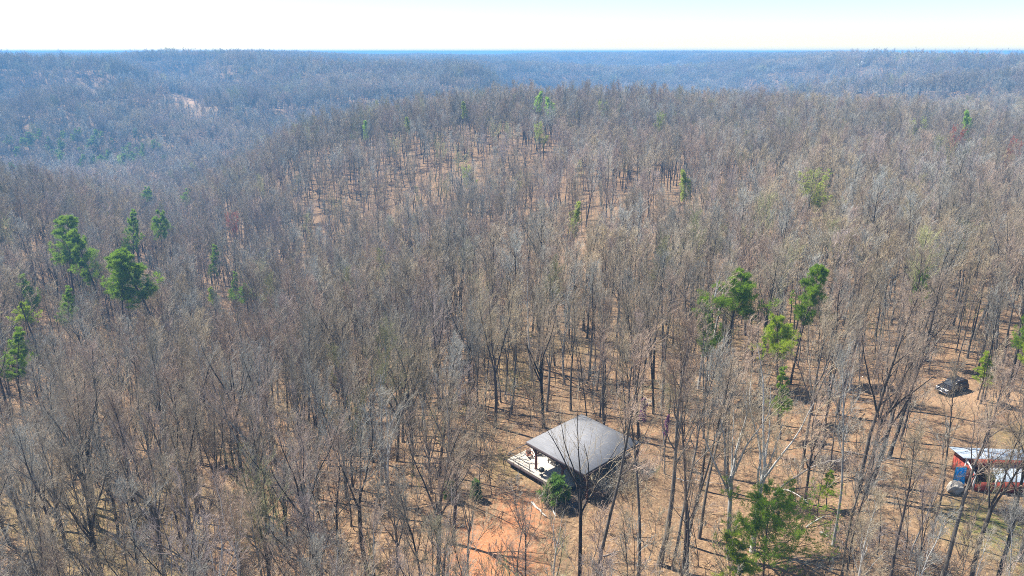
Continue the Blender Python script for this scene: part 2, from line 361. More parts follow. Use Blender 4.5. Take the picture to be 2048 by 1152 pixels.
def build_ground():
    th = np.radians(np.concatenate([np.arange(-46, 46, .2), np.arange(46, 314, 3.0)]))
    r = np.concatenate([np.linspace(4, 30, 6)[:-1], 30 * np.exp(np.linspace(0, math.log(14000 / 30), 420))])
    T, Rr = np.meshgrid(th, r, indexing='ij'); X, Y = Rr * np.sin(T), Rr * np.cos(T); Z = ground_z(X, Y)
    Z = Z + _sm(Rr, 2900, 3600) * 5 * vnoise(X / 30, Y / 30, 77)
    n, m = T.shape; V = np.stack([X, Y, Z], -1).reshape(-1, 3)
    i = np.arange(n)[:, None]; j = np.arange(m - 1)[None]; i2 = (i + 1) % n
    q = np.stack([i * m + j, i * m + j + 1, i2 * m + j + 1, i2 * m + j], -1).reshape(-1, 4)[:, ::-1]
    mb = MB(); mb.add(V, q); c = len(V)
    mb.add(np.array([[0, 0, float(ground_z(0., 1.))]])); mb.q.append(np.zeros((0, 4), int))
    mb.t.append(np.array([[c, (k + 1) % n * m, k * m] for k in range(n)])[:, ::-1][:, [0, 1, 2]])
    m_, nt, b = new_mat('leaf_litter', .95); tc = N(nt, 'ShaderNodeNewGeometry'); pos = tc.outputs['Position']
    def attr(nm): a = N(nt, 'ShaderNodeAttribute'); a.attribute_name = nm; return a.outputs['Fac']
    vor = N(nt, 'ShaderNodeTexVoronoi', Scale=5.5); nt.links.new(pos, vor.inputs['Vector'])
    sep = N(nt, 'ShaderNodeSeparateColor'); nt.links.new(vor.outputs['Color'], sep.inputs[0])
    leaf = mixc(nt, ramp(nt, sep.outputs[0], .05, .95), (.13, .076, .040), (.38, .25, .140))
    big = noise(nt, .35, 4, pos); mid = noise(nt, 1.7, 4, pos)
    c0 = mixc(nt, ramp(nt, mid, .40, .62), leaf, (.20, .13, .078))
    c1 = mixc(nt, ramp(nt, big, .5, .75, 0, .55), c0, (.15, .11, .066))
    mulm = N(nt, 'ShaderNodeMath', operation='MULTIPLY_ADD'); nt.links.new(attr('clay'), mulm.inputs[0]); mulm.inputs[1].default_value = 1.5
    nt.links.new(ramp(nt, mid, .3, .7, -.75, .35), mulm.inputs[2]); mulm.use_clamp = True
    c2 = mixc(nt, mulm.outputs[0], c1, mixc(nt, ramp(nt, sep.outputs[1], .2, 1, 0, .6), (.44, .175, .075), (.42, .26, .15)))
    mm = N(nt, 'ShaderNodeMath', operation='MULTIPLY'); nt.links.new(attr('moss'), mm.inputs[0]); nt.links.new(ramp(nt, mid, .35, .6), mm.inputs[1])
    c3 = mixc(nt, mm.outputs[0], c2, (.16, .17, .045))
    c4 = mixc(nt, attr('field'), c3, mixc(nt, ramp(nt, noise(nt, .05, 3, pos), .4, .6), (.34, .24, .15), (.42, .27, .16)))
    c5 = mixc(nt, attr('canopy'), c4, mixc(nt, ramp(nt, noise(nt, .03, 5, pos), .35, .65), (.085, .08, .075), (.15, .125, .105)))
    nt.links.new(c5, b.inputs['Base Color'])
    bp = N(nt, 'ShaderNodeBump', Strength=.7, Distance=.12); nt.links.new(sep.outputs[2], bp.inputs['Height']); nt.links.new(bp.outputs[0], b.inputs['Normal'])
    me = mb.mesh('ground', m_, True); x, y = np.append(X.ravel(), 0), np.append(Y.ravel(), 0); rr = np.hypot(x, y)
    def setattr_(nm, v): a = me.attributes.new(nm, 'FLOAT', 'POINT'); a.data.foreach_set('value', v.astype(np.float32))
    setattr_('clay', np.clip(np.maximum(1.25 - np.hypot((x - CLAY[0]) / 5.5, (y - CLAY[1]) / 7.5), .75 - np.hypot((x - CLEAR[0]) / 7, (y - CLEAR[1]) / 11)), 0, 1) + .12 * np.clip(vnoise(x / 30, y / 30, 4), 0, 1))
    setattr_('moss', np.clip(1.3 - np.hypot((x - MOSS[0]) / 7, (y - MOSS[1]) / 5), 0, 1) + np.clip(vnoise(x / 13, y / 13, 61) * 1.8 - .75, 0, .35) * (1 - _sm(rr, 90, 160)))
    setattr_('field', np.clip(1.4 - seg_dist(x, y, STRIP) / 15, 0, 1) + np.clip(1.4 - seg_dist(x, y, STRIP2) / 13, 0, 1) + np.clip(1.3 - np.hypot((x - TRACK[0]) / 9, (y - TRACK[1]) / 2.6), 0, .6))
    setattr_('canopy', _sm(rr, 2700, 3400))
    return tag(link('ground', me), kind='structure')
build_ground()

# ------------------------------------------------------------------ the pavilion on its deck
A_ = np.array([math.cos(R_(-48)), math.sin(R_(-48)), 0]); B_ = np.array([math.cos(R_(42)), math.sin(R_(42)), 0])
SHINGLE = None
def pavilion():
    DECK = plain('weathered_deck_boards', (.52, .475, .41), .8, .12, 2.5)
    def boards():                            # deck boards: thin dark gaps across the width
        nt = DECK.node_tree; b = nt.nodes['Principled BSDF']; tc = N(nt, 'ShaderNodeTexCoord')
        sp = N(nt, 'ShaderNodeSeparateXYZ'); nt.links.new(tc.outputs['Object'], sp.inputs[0])
        ml = N(nt, 'ShaderNodeMath', operation='MULTIPLY'); ml.inputs[1].default_value = 1 / .145; nt.links.new(sp.outputs[1], ml.inputs[0])
        fr = N(nt, 'ShaderNodeMath', operation='FRACT'); nt.links.new(ml.outputs[0], fr.inputs[0])
        ls = N(nt, 'ShaderNodeMath', operation='LESS_THAN'); ls.inputs[1].default_value = .07; nt.links.new(fr.outputs[0], ls.inputs[0])
        old = b.inputs['Base Color'].links[0].from_socket
        nt.links.new(mixc(nt, ls.outputs[0], old, (.16, .13, .10)), b.inputs['Base Color'])
    boards()
    POST = plain('red_brown_timber', (.16, .055, .035), .75, .25, 4)
    BEAM = plain('dark_stained_beam', (.075, .058, .062), .8, .25, 3)
    RAIL = plain('grey_rail_metal', (.10, .10, .105), .6, .2, 4)
    WALLM = plain('brown_board_wall', (.15, .075, .045), .85, .3, 2)
    m, nt, b = new_mat('grey_roof_shingles', .95); tc = N(nt, 'ShaderNodeTexCoord')
    br = N(nt, 'ShaderNodeTexBrick'); nt.links.new(tc.outputs['Object'], br.inputs['Vector'])
    br.inputs['Scale'].default_value = 1; br.inputs['Brick Width'].default_value = .9; br.inputs['Row Height'].default_value = .28; br.inputs['Mortar Size'].default_value = .012
    br.inputs['Color1'].default_value = (.21, .214, .228, 1); br.inputs['Color2'].default_value = (.25, .254, .268, 1); br.inputs['Mortar'].default_value = (.17, .165, .17, 1)
    big = noise(nt, .5, 4, tc.outputs['Object'])
    nt.links.new(mixc(nt, ramp(nt, big, .35, .7, 0, .3), br.outputs['Color'], (.25, .25, .26)), b.inputs['Base Color'])
    root = empty('pavilion', (-.55, 78.15, 0), R_(-48))          # local x runs along the front edge, y towards the back right
    tag(root, 'open timber pavilion with one grey shingle roof over a pale raised deck', 'pavilion')
    LX, LY, DT = 9.4, 12.4, .22
    d = MB(); d.box((LX / 2, LY / 2, -DT / 2), (LX, LY, DT)); d.obj('deck', DECK, root)
    d = MB()
    for x0, y0, x1, y1 in ((0, -.04, LX, -.04), (-.04, 0, -.04, LY), (LX + .04, 0, LX + .04, LY), (0, LY + .04, LX, LY + .04)):
        d.beam((x0, y0, -.30), (x1, y1, -.30), .07, .34)
    d.obj('rim_beam', BEAM, root)
    for x, y in ((2.6, .3), (5.2, .3), (8.6, .3), (.35, .4), (.35, 4.5), (.35, 8.2), (4.8, 5), (8.8, 6.2), (4.6, 11.6), (8.8, 11.8)):
        p = MB(); p.box((x, y, -1.45), (.26, .26, 2.05)); p.obj('deck_pier', BEAM, root)
    # roof: one plane rising slightly to the back
    gx0, gx1, gy0, gy1, z0, z1 = 3.05, 12.4, .25, 10.0, 3.62, 3.85
    r = MB(); t = .16
    r.add([(gx0, gy0, z0), (gx1, gy0, z0), (gx1, gy1, z1), (gx0, gy1, z1)] + [(gx0, gy0, z0 - t), (gx1, gy0, z0 - t), (gx1, gy1, z1 - t), (gx0, gy1, z1 - t)],
          [[0, 1, 2, 3], [7, 6, 5, 4], [0, 4, 5, 1], [1, 5, 6, 2], [2, 6, 7, 3], [3, 7, 4, 0]])
    roof = r.obj('roof', [m], root)
    f = MB(); f.beam((gx0 - .02, gy0 - .025, z0 - .17), (gx1 + .02, gy0 - .025, z0 - .17), .045, .36); f.beam((gx0 - .025, gy0 + .01, z0 - .17), (gx0 - .025, gy1, z1 - .17), .045, .30)
    f.obj('fascia', BEAM, roof)
    f = MB()
    for k in range(11): y = gx0 + .3 + k * .92; f.beam((y, gy0 + .1, z0 - .27), (y, gy1 - .1, z1 - .27), .06, .2)
    f.obj('rafters', BEAM, roof)['kind'] = 'stuff'
    v = MB(); v.tube([(gx1 - .9, gy1 - 1.7, z1 - .2), (gx1 - .9, gy1 - 1.7, z1 + .35)], .09, 8); v.obj('vent_pipe', BEAM, roof)
    for y, z in ((gy0 + .85, z0 - .48), (gy1 - .85, z1 - .5)):
        bm = MB(); bm.beam((gx0 + .15, y, z), (gx1 - .15, y, z), .18, .26); bm.obj('roof_beam', BEAM, root)
    for x, y, z in ((3.95, 1.1, z0 - .6), (8.4, 1.1, z0 - .6), (12.2, 1.1, z0 - .6), (3.95, 10.05, z1 - .62), (8.4, 10.05, z1 - .62), (12.2, 10.05, z1 - .62)):
        zb = .0 if x < 9 else -1.5
        p = MB(); p.box((x, y, (z + zb) / 2), (.22, .22, z - zb)); po = p.obj('post', POST, root)
        for s in (-1, 1):
            if gx0 < x + s * .9 < gx1: q = MB(); q.beam((x + s * .13, y, z - .95), (x + s * .92, y, z - .03), .12, .14); q.obj('brace', POST, po)
    # back and right walls of the small room under the roof
    for a, b_, hh in (((9.5, 5.2), (12.0, 5.2), 2.6), ((12.1, 5.3), (12.1, 9.6), 1.0)):
        wl = MB(); wl.beam((a[0], a[1], hh / 2 - .7), (b_[0], b_[1], hh / 2 - .7), .12, hh + 1.2); wl.obj('wall', WALLM, root)
    # railings round the open end
    def railing(pts):
        rl = MB()
        for a, b_ in zip(pts[:-1], pts[1:]):
            for z, s in ((.95, .085), (.5, .022), (.14, .022)): rl.beam((*a, z), (*b_, z), s, .05 if z > .9 else .022)
        o = rl.obj('railing', RAIL, root)
        for a, b_ in zip(pts[:-1], pts[1:]):
            nn = max(1, int(round(math.dist(a, b_) / 1.9)))
            for k in range(nn + 1):
                q = MB(); x, y = a[0] + (b_[0] - a[0]) * k / nn, a[1] + (b_[1] - a[1]) * k / nn
                q.box((x, y, .47), (.06, .06, .94)); q.obj('baluster_post', RAIL, o)
    railing([(3.8, .12), (.12, .12)]); railing([(.12, .3), (.12, 9.4)])
    return root
PV = pavilion()
def on_deck(x, y, z=0): return tuple(PV.matrix_basis @ Vector((x, y, z))) if False else tuple(Matrix.Translation(PV.location) @ Matrix.Rotation(R_(-48), 4, 'Z') @ Vector((x, y, z)))
def deck_xy(u, v):                            # deck position under a photo pixel, in the pavilion's own axes
    d = FW + np.array([(u - 1024) / FPX, 0, 0]) + UP * (576 - v) / FPX; t = CAM_H / -d[2]; p = d * t
    q = Matrix.Rotation(R_(48), 4, 'Z') @ Vector((p[0] - PV.location.x, p[1] - PV.location.y, 0)); return q.x, q.y
WOOD_RED = plain('red_brown_chair_wood', (.21, .085, .05), .7, .25, 5); BLACK = plain('black_enamel', (.02, .022, .025), .4, .3, 4)
GREYW = plain('grey_weathered_wood', (.22, .19, .155), .85, .3, 4); CHARC = plain('charcoal_fabric', (.055, .06, .07), .9, .25, 5)
CREAM = plain('cream_cushion', (.55, .50, .42), .9, .12, 4); STEEL = plain('dull_steel', (.35, .36, .38), .45, .2, 4, .6)
def adirondack(u, v, rz, label, mat):
    x, y = deck_xy(u, v); root = empty('garden_chair', on_deck(x, y), rz)
    tag(root, label, 'chair', 'wooden chairs on the pavilion deck')
    s = MB()
    for k in range(5): s.box((0, .30 - k * .12, .40 - k * .035), (.58, .105, .025))
    s.obj('seat', mat, root)
    b = MB()
    for k in range(5):
        xx = -.24 + k * .12; h = .78 - abs(k - 2) * .06
        b.beam((xx, -.20, .24), (xx * 1.15, -.20 - h * .42, .24 + h), .10, .025)
    b.obj('backrest', mat, root)
    for sx in (-1, 1):
        a = MB(); a.box((sx * .36, .06, .58), (.13, .78, .03)); a.obj('armrest', mat, root)
        l = MB(); l.box((sx * .32, .34, .285), (.035, .1, .57)); l.obj('leg', mat, root)
        l = MB(); l.beam((sx * .29, .36, .36), (sx * .29, -.52, .03), .03, .12); l.obj('leg', mat, root)
    return root
adirondack(1059, 914, R_(200), 'red brown wooden garden chair in full sun near the deck railing', WOOD_RED)
adirondack(1077, 909, R_(75), 'dark grey wooden garden chair beside the front roof post, near the red brown one', GREYW)
def grill():
    x, y = deck_xy(1083, 953); root = empty('kettle_grill', on_deck(x, y)); tag(root, 'round black kettle grill standing at the sunny front edge of the deck', 'grill')
    prof = [(.03, .62), (.20, .66), (.32, .76), (.36, .90)]; lid = [(.365, .91), (.34, 1.03), (.24, 1.13), (.10, 1.18), (.02, 1.19)]
    for nm, pr in (('bowl', prof), ('lid', lid)):
        m = MB(); V = np.array([[r * math.cos(a), r * math.sin(a), z] for r, z in pr for a in np.arange(16) * math.pi / 8]); k = len(pr)
        m.add(V, [[i * 16 + j, i * 16 + (j + 1) % 16, (i + 1) * 16 + (j + 1) % 16, (i + 1) * 16 + j] for i in range(k - 1) for j in range(16)])
        o = m.obj(nm, BLACK, root, True)
    h = MB(); h.box((0, 0, 1.24), (.16, .035, .05)); h.obj('handle', GREYW, o)
    for a in (.3, 2.4, 4.5):
        l = MB(); l.tube([(.16 * math.cos(a), .16 * math.sin(a), .66), (.34 * math.cos(a), .34 * math.sin(a), 0)], .022, 6); l.obj('leg', BLACK, root)
    s = MB(); s.tube([(0, 0, .2), (0, 0, .23)], .22, 12); s.obj('ash_tray', BLACK, root)
grill()
def bench():
    x, y = deck_xy(1112, 926); root = empty('slatted_daybed', on_deck(x, y + .3), R_(-48 + 90)); tag(root, 'low grey slatted wooden daybed under the roof edge with a pillow on it', 'daybed')
    s = MB()
    for k in range(9): s.box((0, -.62 + k * .155, .42), (2.0, .11, .035))
    for yy in (-.72, .72): s.box((0, yy, .36), (2.1, .06, .14))
    s.obj('slatted_frame', GREYW, root)
    for sx in (-1, 1):
        for sy in (-1, 1): l = MB(); l.box((sx * .96, sy * .64, .17), (.09, .09, .34)); l.obj('leg', GREYW, root)
    h = MB()
    for k in range(7): h.beam((-1.0, -.6 + k * .2, .45), (-1.22, -.6 + k * .2, 1.0), .12, .03)
    h.obj('backrest', GREYW, root)
    c = empty('pillow', on_deck(x - .2, y + 1.2, .44), R_(-40)); tag(c, 'white pillow lying at the head of the slatted daybed', 'pillow')
    bm = bmesh.new(); bmesh.ops.create_cube(bm, size=1); bmesh.ops.scale(bm, vec=(.62, .42, .17), verts=bm.verts); bmesh.ops.bevel(bm, geom=bm.edges[:], offset=.07, segments=3, affect='EDGES')
    me = bpy.data.meshes.new('cushion'); bm.to_mesh(me); bm.free(); me.materials.append(CREAM)
    o = link('cushion', me, c); o.location = (0, 0, .09)
    x, y = deck_xy(1128, 938); t = empty('low_table', on_deck(x + .3, y + .35), R_(-48)); tag(t, 'pale low wooden table in the sun between the daybed and the grey sofa', 'table')
    m = MB(); m.box((0, 0, .44), (1.1, 1.0, .05)); m.obj('tabletop', CREAM, t)
    for sx in (-1, 1):
        for sy in (-1, 1): l = MB(); l.box((sx * .45, sy * .4, .21), (.07, .07, .42)); l.obj('leg', GREYW, t)
    x, y = deck_xy(1150, 946); t = empty('sofa', on_deck(x + .3, y + .55), R_(-48)); tag(t, 'dark blue grey sofa in the shade of the roof behind the green cedar', 'sofa')
    blue = plain('blue_grey_cover', (.10, .14, .20), .8, .3, 3)
    for nm, bx in (('seat', ((0, 0, .28), (1.9, .85, .42))), ('backrest', ((0, .42, .62), (1.9, .22, .6))), ('armrest', ((-.98, .04, .42), (.2, .85, .56))), ('armrest', ((.98, .04, .42), (.2, .85, .56)))):
        bm = bmesh.new(); bmesh.ops.create_cube(bm, size=1); bmesh.ops.scale(bm, vec=bx[1], verts=bm.verts); bmesh.ops.bevel(bm, geom=bm.edges[:], offset=.07, segments=2, affect='EDGES')
        me = bpy.data.meshes.new(nm); bm.to_mesh(me); bm.free(); me.materials.append(blue); o = link(nm, me, t); o.location = bx[0]
bench()

# ------------------------------------------------------------------ the red shed at the right
def far_house():
    x, y, z = on_ground(1725, 134); root = empty('distant_house', (x, y, z), R_(20)); tag(root, 'tiny pale roofed house far away on the hazy hills at the upper right', 'house')
    m = MB(); m.box((0, 0, 2.5), (14, 9, 6)); m.obj('wall', plain('pale_house_wall', (.6, .58, .54), .8, .1, 1), root)
    r = MB(); v = [(-7.6, -5.2, 5.3), (7.6, -5.2, 5.3), (7.6, 0, 8.6), (-7.6, 0, 8.6), (-7.6, 5.2, 5.3), (7.6, 5.2, 5.3)]
    v += [(a, b, c - .3) for a, b, c in v]
    r.add(v, [[0, 1, 2, 3], [3, 2, 5, 4], [9, 8, 7, 6], [10, 11, 8, 9], [0, 6, 7, 1], [4, 5, 11, 10], [0, 3, 9, 6], [3, 4, 10, 9], [1, 7, 8, 2], [2, 8, 11, 5]]); r.obj('roof', plain('pale_house_roof', (.62, .61, .60), .6, .1, 1), root)
far_house()
def shed():
    x, y, z = on_ground(1945, 985); RED = plain('red_board_siding', (.36, .07, .045), .8, .3, 2.2); TRIM = plain('white_trim', (.72, .70, .68), .7, .1, 4)
    m, nt, b = new_mat('blue_grey_metal_roof', .6); b.inputs['Metallic'].default_value = 0; tc = N(nt, 'ShaderNodeTexCoord')
    wv = N(nt, 'ShaderNodeTexWave', Scale=1.1); wv.bands_direction = 'X'; nt.links.new(tc.outputs['Object'], wv.inputs['Vector'])
    nt.links.new(mixc(nt, ramp(nt, noise(nt, .8, 4, tc.outputs['Object']), .3, .7), (.26, .32, .40), (.38, .45, .53)), b.inputs['Base Color'])
    bp = N(nt, 'ShaderNodeBump', Strength=.4, Distance=.05); nt.links.new(wv.outputs['Fac'], bp.inputs['Height']); nt.links.new(bp.outputs[0], b.inputs['Normal'])
    root = empty('red_shed', (x, y, z), R_(-4)); tag(root, 'low red board shed with two blue grey metal roofs and white corner trim', 'shed')
    W = 11.0
    # walls: end wall with a dark doorway, upper front wall between the roofs, back wall
    e = MB()
    pr = [(0, .35), (0, 1.55), (2.3, 2.1), (2.3, .35)]
    e.beam((.06, 2.35, .9), (.06, 4.6, .9), .10, 2.7); e.beam((.06, .15, .95), (.06, 1.05, .95), .10, 2.1)
    e.box((.06, 1.7, 1.95), (.10, 1.3, .42)); e.obj('end_wall', RED, root)
    f = MB(); f.beam((.12, .1, .5), (2.18, .1, .5), .10, 1.15); f.obj('side_wall', RED, root)
    f = MB(); f.beam((0, 2.35, 2.2), (W, 2.35, 2.2), .10, 1.0); f.obj('upper_wall', RED, root)
    f = MB(); f.beam((0, 4.65, 1.2), (W, 4.65, 1.2), .10, 2.5); f.obj('back_wall', RED, root)
    def slab(nm, y0, z0, y1, z1, x0, x1):
        r = MB(); t = .07
        r.add([(x0, y0, z0), (x1, y0, z0), (x1, y1, z1), (x0, y1, z1), (x0, y0, z0 - t), (x1, y0, z0 - t), (x1, y1, z1 - t), (x0, y1, z1 - t)],
              [[0, 1, 2, 3], [7, 6, 5, 4], [0, 4, 5, 1], [1, 5, 6, 2], [2, 6, 7, 3], [3, 7, 4, 0]])
        return r.obj(nm, m, root)
    slab('upper_roof', 2.0, 2.95, 5.0, 2.55, -.5, W); slab('lower_roof', -.25, 1.55, 2.29, 2.12, 2.3, W)
    f = MB(); f.beam((2.3, .1, .7), (W, .1, .7), .10, 1.5); f.obj('front_wall', RED, root)
    for px, py, pz in ((.06, 2.28, 2.9), (.0, .12, 2.0), (2.25, .05, 1.6)):
        t = MB(); t.box((px - .02, py, pz / 2), (.15, .12, pz)); t.obj('corner_trim', TRIM, root)
    t = MB(); t.beam((-.03, .1, 2.0), (-.03, 2.3, 2.62), .12, .13); t.obj('rake_trim', TRIM, root)
    t = MB(); t.box((-.03, 1.7, .95), (.03, 1.2, 1.7)); t.obj('doorway', plain('dark_opening_shade', (.045, .018, .018), .9, .4, 3), root)  # flat sheet across the opening, the shade inside put into its dark colour
    # blue tarp hung over a frame beside the end wall
    BLUE = leaf_mat('blue_tarp', (.02, .38, .75), (.03, .50, .88), .65)
    tr = empty('blue_tarp', (x - .95, y + .9, z), R_(8)); tag(tr, 'bright blue tarp tied with a white rope beside the red shed', 'tarp')
    g = MB(); nx, nz = 8, 12; V = []
    for i in range(nx + 1):
        for k in range(nz + 1):
            a, h = i / nx, k / nz
            V.append((-.7 + 1.35 * a, .25 * math.sin(h * 2.2) + .06 * math.sin(a * 14 + h * 5), .25 + 2.1 * h * (1 - .06 * a)))
    V = np.array(V); V2 = V + [0, .05, 0]; n = len(V); q = [[i * (nz + 1) + k, (i + 1) * (nz + 1) + k, (i + 1) * (nz + 1) + k + 1, i * (nz + 1) + k + 1] for i in range(nx) for k in range(nz)]
    g.add(V, q); g.add(V2, np.array(q)[:, ::-1]); g.obj('tarp_sheet', BLUE, tr, True)
    ro = MB(); ro.tube([(-.72, -.1, 1.48), (-.1, -.12, 1.38), (.68, -.08, 1.42)], .035, 5); ro.obj('rope', TRIM, tr); ro = MB(); ro.tube([(-.6, -.1, .35), (.1, -.16, .12), (.6, -.05, .28)], .03, 5); ro.obj('rope', TRIM, tr)
    fr = MB()
    for sx in (-.7, .66): fr.tube([(sx, .3, -.2), (sx, .3, 2.36)], .04, 6)
    fr.tube([(-.75, .3, 2.36), (.72, .3, 2.30)], .04, 6); fr.obj('frame', GREYW, tr)
    rk = empty('boulder', (x - 1.9, y + .1, z), .4); tag(rk, 'large pale boulder on the leaves in front of the blue tarp', 'boulder')
    bm = bmesh.new(); bmesh.ops.create_icosphere(bm, subdivisions=3, radius=1)
    for v in bm.verts:
        nn = v.co.normalized(); v.co = Vector((nn.x * 1.05, nn.y * .7, nn.z * .75)) * (1 + .14 * math.sin(5 * nn.x + 3 * nn.y) * math.cos(4 * nn.z + nn.y * 5)); v.co.z += .35
    me = bpy.data.meshes.new('rock'); bm.to_mesh(me); bm.free(); me.materials.append(plain('pale_rock', (.34, .31, .27), .9, .35, 2)); link('rock', me, rk)
shed()

# ------------------------------------------------------------------ the dark car parked among the trees
def car():
    x, y, z = on_ground(1897, 788); PAINT = plain('black_car_paint', (.018, .017, .022), .22, .3, 2); GL = plain('dark_car_glass', (.03, .035, .045), .65, .2, 2)
    CHROME = plain('chrome', (.6, .6, .62), .25, .1, 3, .9); TY = plain('tyre_rubber', (.02, .02, .02), .9, .2, 5); LAMP = plain('lamp_glass', (.75, .76, .78), .15, .1, 3); REDL = plain('tail_lamp', (.35, .02, .02), .3, .2, 3)
    root = empty('parked_car', (x + .7, y + .6, z), R_(205)); tag(root, 'black off road car parked between bare trees on the leaf covered ground', 'car')
    def prism(prof, w0, w1=None, zsplit=None):
        m = MB(); n = len(prof); V = []
        for s in (-1, 1):
            for px, pz in prof: V.append((px, s * (w0 if zsplit is None or pz < zsplit else w1), pz))
        m.add(V, [[i, (i + 1) % n, (i + 1) % n + n, i + n] for i in range(n)])
        bmx = m.v[-1]; c0, c1 = np.mean(bmx[:n], 0), np.mean(bmx[n:], 0)
        m.add(np.vstack([bmx[:n], c0]), None, [[(i + 1) % n, i, n] for i in range(n)]); m.add(np.vstack([bmx[n:], c1]), None, [[i, (i + 1) % n, n] for i in range(n)])
        return m
    prism([(-2.2, .45), (-2.25, .95), (-2.15, 1.08), (.75, 1.12), (2.05, 1.02), (2.2, .9), (2.2, .45), (1.85, .38), (-1.9, .38)], .92).obj('body', PAINT, root)
    prism([(-2.1, 1.10), (-1.95, 1.72), (-1.7, 1.80), (-.1, 1.82), (.2, 1.74), (.85, 1.12)], .88, .74, 1.3).obj('cabin', PAINT, root)
    for s in (-1, 1):
        for x0, x1 in ((-1.75, -.95), (-.85, -.05), (.05, .45)):
            g = MB(); g.add([(x0, s * .875, 1.2), (x1, s * .875, 1.2), (x1 - .08, s * .772, 1.66), (x0 + .03, s * .772, 1.66)], [[0, 1, 2, 3]]); g.obj('window', GL, root)
    g = MB(); g.add([(.84, -.78, 1.15), (.84, .78, 1.15), (.26, .68, 1.72), (.26, -.68, 1.72)], [[0, 1, 2, 3]]); g.obj('windscreen', GL, root)
    g = MB(); g.add([(-2.10, -.75, 1.18), (-2.10, .75, 1.18), (-1.985, .66, 1.66), (-1.985, -.66, 1.66)], [[0, 3, 2, 1]]); g.obj('rear_window', GL, root)
    g = MB(); g.box((2.215, 0, .74), (.03, .9, .22)); g.obj('grille', CHROME, root)
    for xx in (2.25, -2.29): g = MB(); g.box((xx, 0, .5), (.14, 1.86, .2)); g.obj('bumper', CHROME if xx > 0 else PAINT, root)
    for s in (-1, 1):
        g = MB(); g.box((2.2, s * .68, .8), (.06, .3, .18)); g.obj('headlight', LAMP, root)
        g = MB(); g.box((-2.25, s * .8, .85), (.04, .14, .36)); g.obj('tail_lamp', REDL, root)
        g = MB(); g.box((.62, s * 1.02, 1.16), (.12, .2, .14)); g.obj('mirror', PAINT, root)
        for xx in (-1.42, 1.42):
            t = MB(); t.tube([(xx, s * .72, .37), (xx, s * .96, .37)], .37, 18); wh = t.obj('wheel', TY, root)
            t = MB(); t.tube([(xx, s * .90, .37), (xx, s * .965, .37)], .22, 12); t.obj('rim', CHROME, wh)
    g = MB()
    for s in (-.6, .6): g.beam((-1.6, s, 1.87), (-.2, s, 1.88), .05, .05)
    g.obj('roof_rack', CHROME, root)
car()

# ------------------------------------------------------------------ evergreens
WINDOWS = []                                  # photo regions that the crowns of nearer bare trees leave mostly clear: u0, u1, v0, v1, share kept, distance
def window(u, x, y, v0, v1, half, keep=.1): WINDOWS.append((u - half, u + half, v0, v1, keep, y - 1.5))
def covers(x, y, z, h, g=rng):
    x, y, z, h = (np.atleast_1d(np.asarray(q, float)) for q in (x, y, z, h)); bad = np.zeros(len(x), bool)
    pr = [(f, *project(x, y, z + h * f)) for f in (.55, .72, .88, 1.0)]; hw = h * .13 * FPX / np.maximum(y, 5)
    for u0, u1, v0, v1, keep, D in WINDOWS:
        hit = np.zeros(len(x), bool)
        for f, pu, pv in pr: hit |= (pu > u0 - hw * .6) & (pu < u1 + hw * .6) & (pv > v0) & (pv < v1)
        bad |= hit & (y < D) & (g.random(len(x)) > keep)
    return bad
def add_pine(u, v_top, v_base, proto, label, group='pines standing among the bare trees', mats=None, wide=1.0):
    if v_base is None or v_base < 0: h = -v_base if v_base else random.uniform(19.5, 21.5); x, y, z = on_canopy(u, v_top, h)
    else: x, y, z = on_ground(u, v_base); h = max(2.0, height_for(x, y, v_top) - z)
    s = h / proto['H']
    if proto['n'] == 'pine' and group != 'pines in the valley stand': window(u, x, y, v_top - 4, v_top + .62 * h * FPX / math.hypot(y, CAM_H), .17 * h * wide * FPX / math.hypot(y, CAM_H))
    root = empty('pine_tree' if proto['n'] == 'pine' else 'cedar_bush', (x, y, z), random.uniform(0, 6.28)); root.scale = (s * wide, s * wide, s)
    tag(root, label, 'pine tree' if proto['n'] == 'pine' else 'cedar', group)
    link('trunk', proto['t'], root); o = link('crown', proto['f'] if mats is None else proto[mats], root); return root
def proto_pine(seed, n='pine', **k):
    tr, fo = make_pine(seed, **k); f = fo.mesh('pine_crown', NEEDLE); fy = f.copy(); fy.materials.clear(); fy.materials.append(NEEDLE_YELLOW)
    return dict(n=n, H=k.get('H', 16.0), t=tr.mesh('pine_trunk', BARK_PINE, True), f=f, y=fy)
PINES = [proto_pine(101), proto_pine(102, dense=1.15, bare=.5, wide=.19), proto_pine(103, bare=.6, wide=.21, dense=.9), proto_pine(104, wide=.15, bare=.35)]
BIGPINE = proto_pine(120, H=10.5, dense=1.55, wide=.66, bare=.16, fine=2.0)
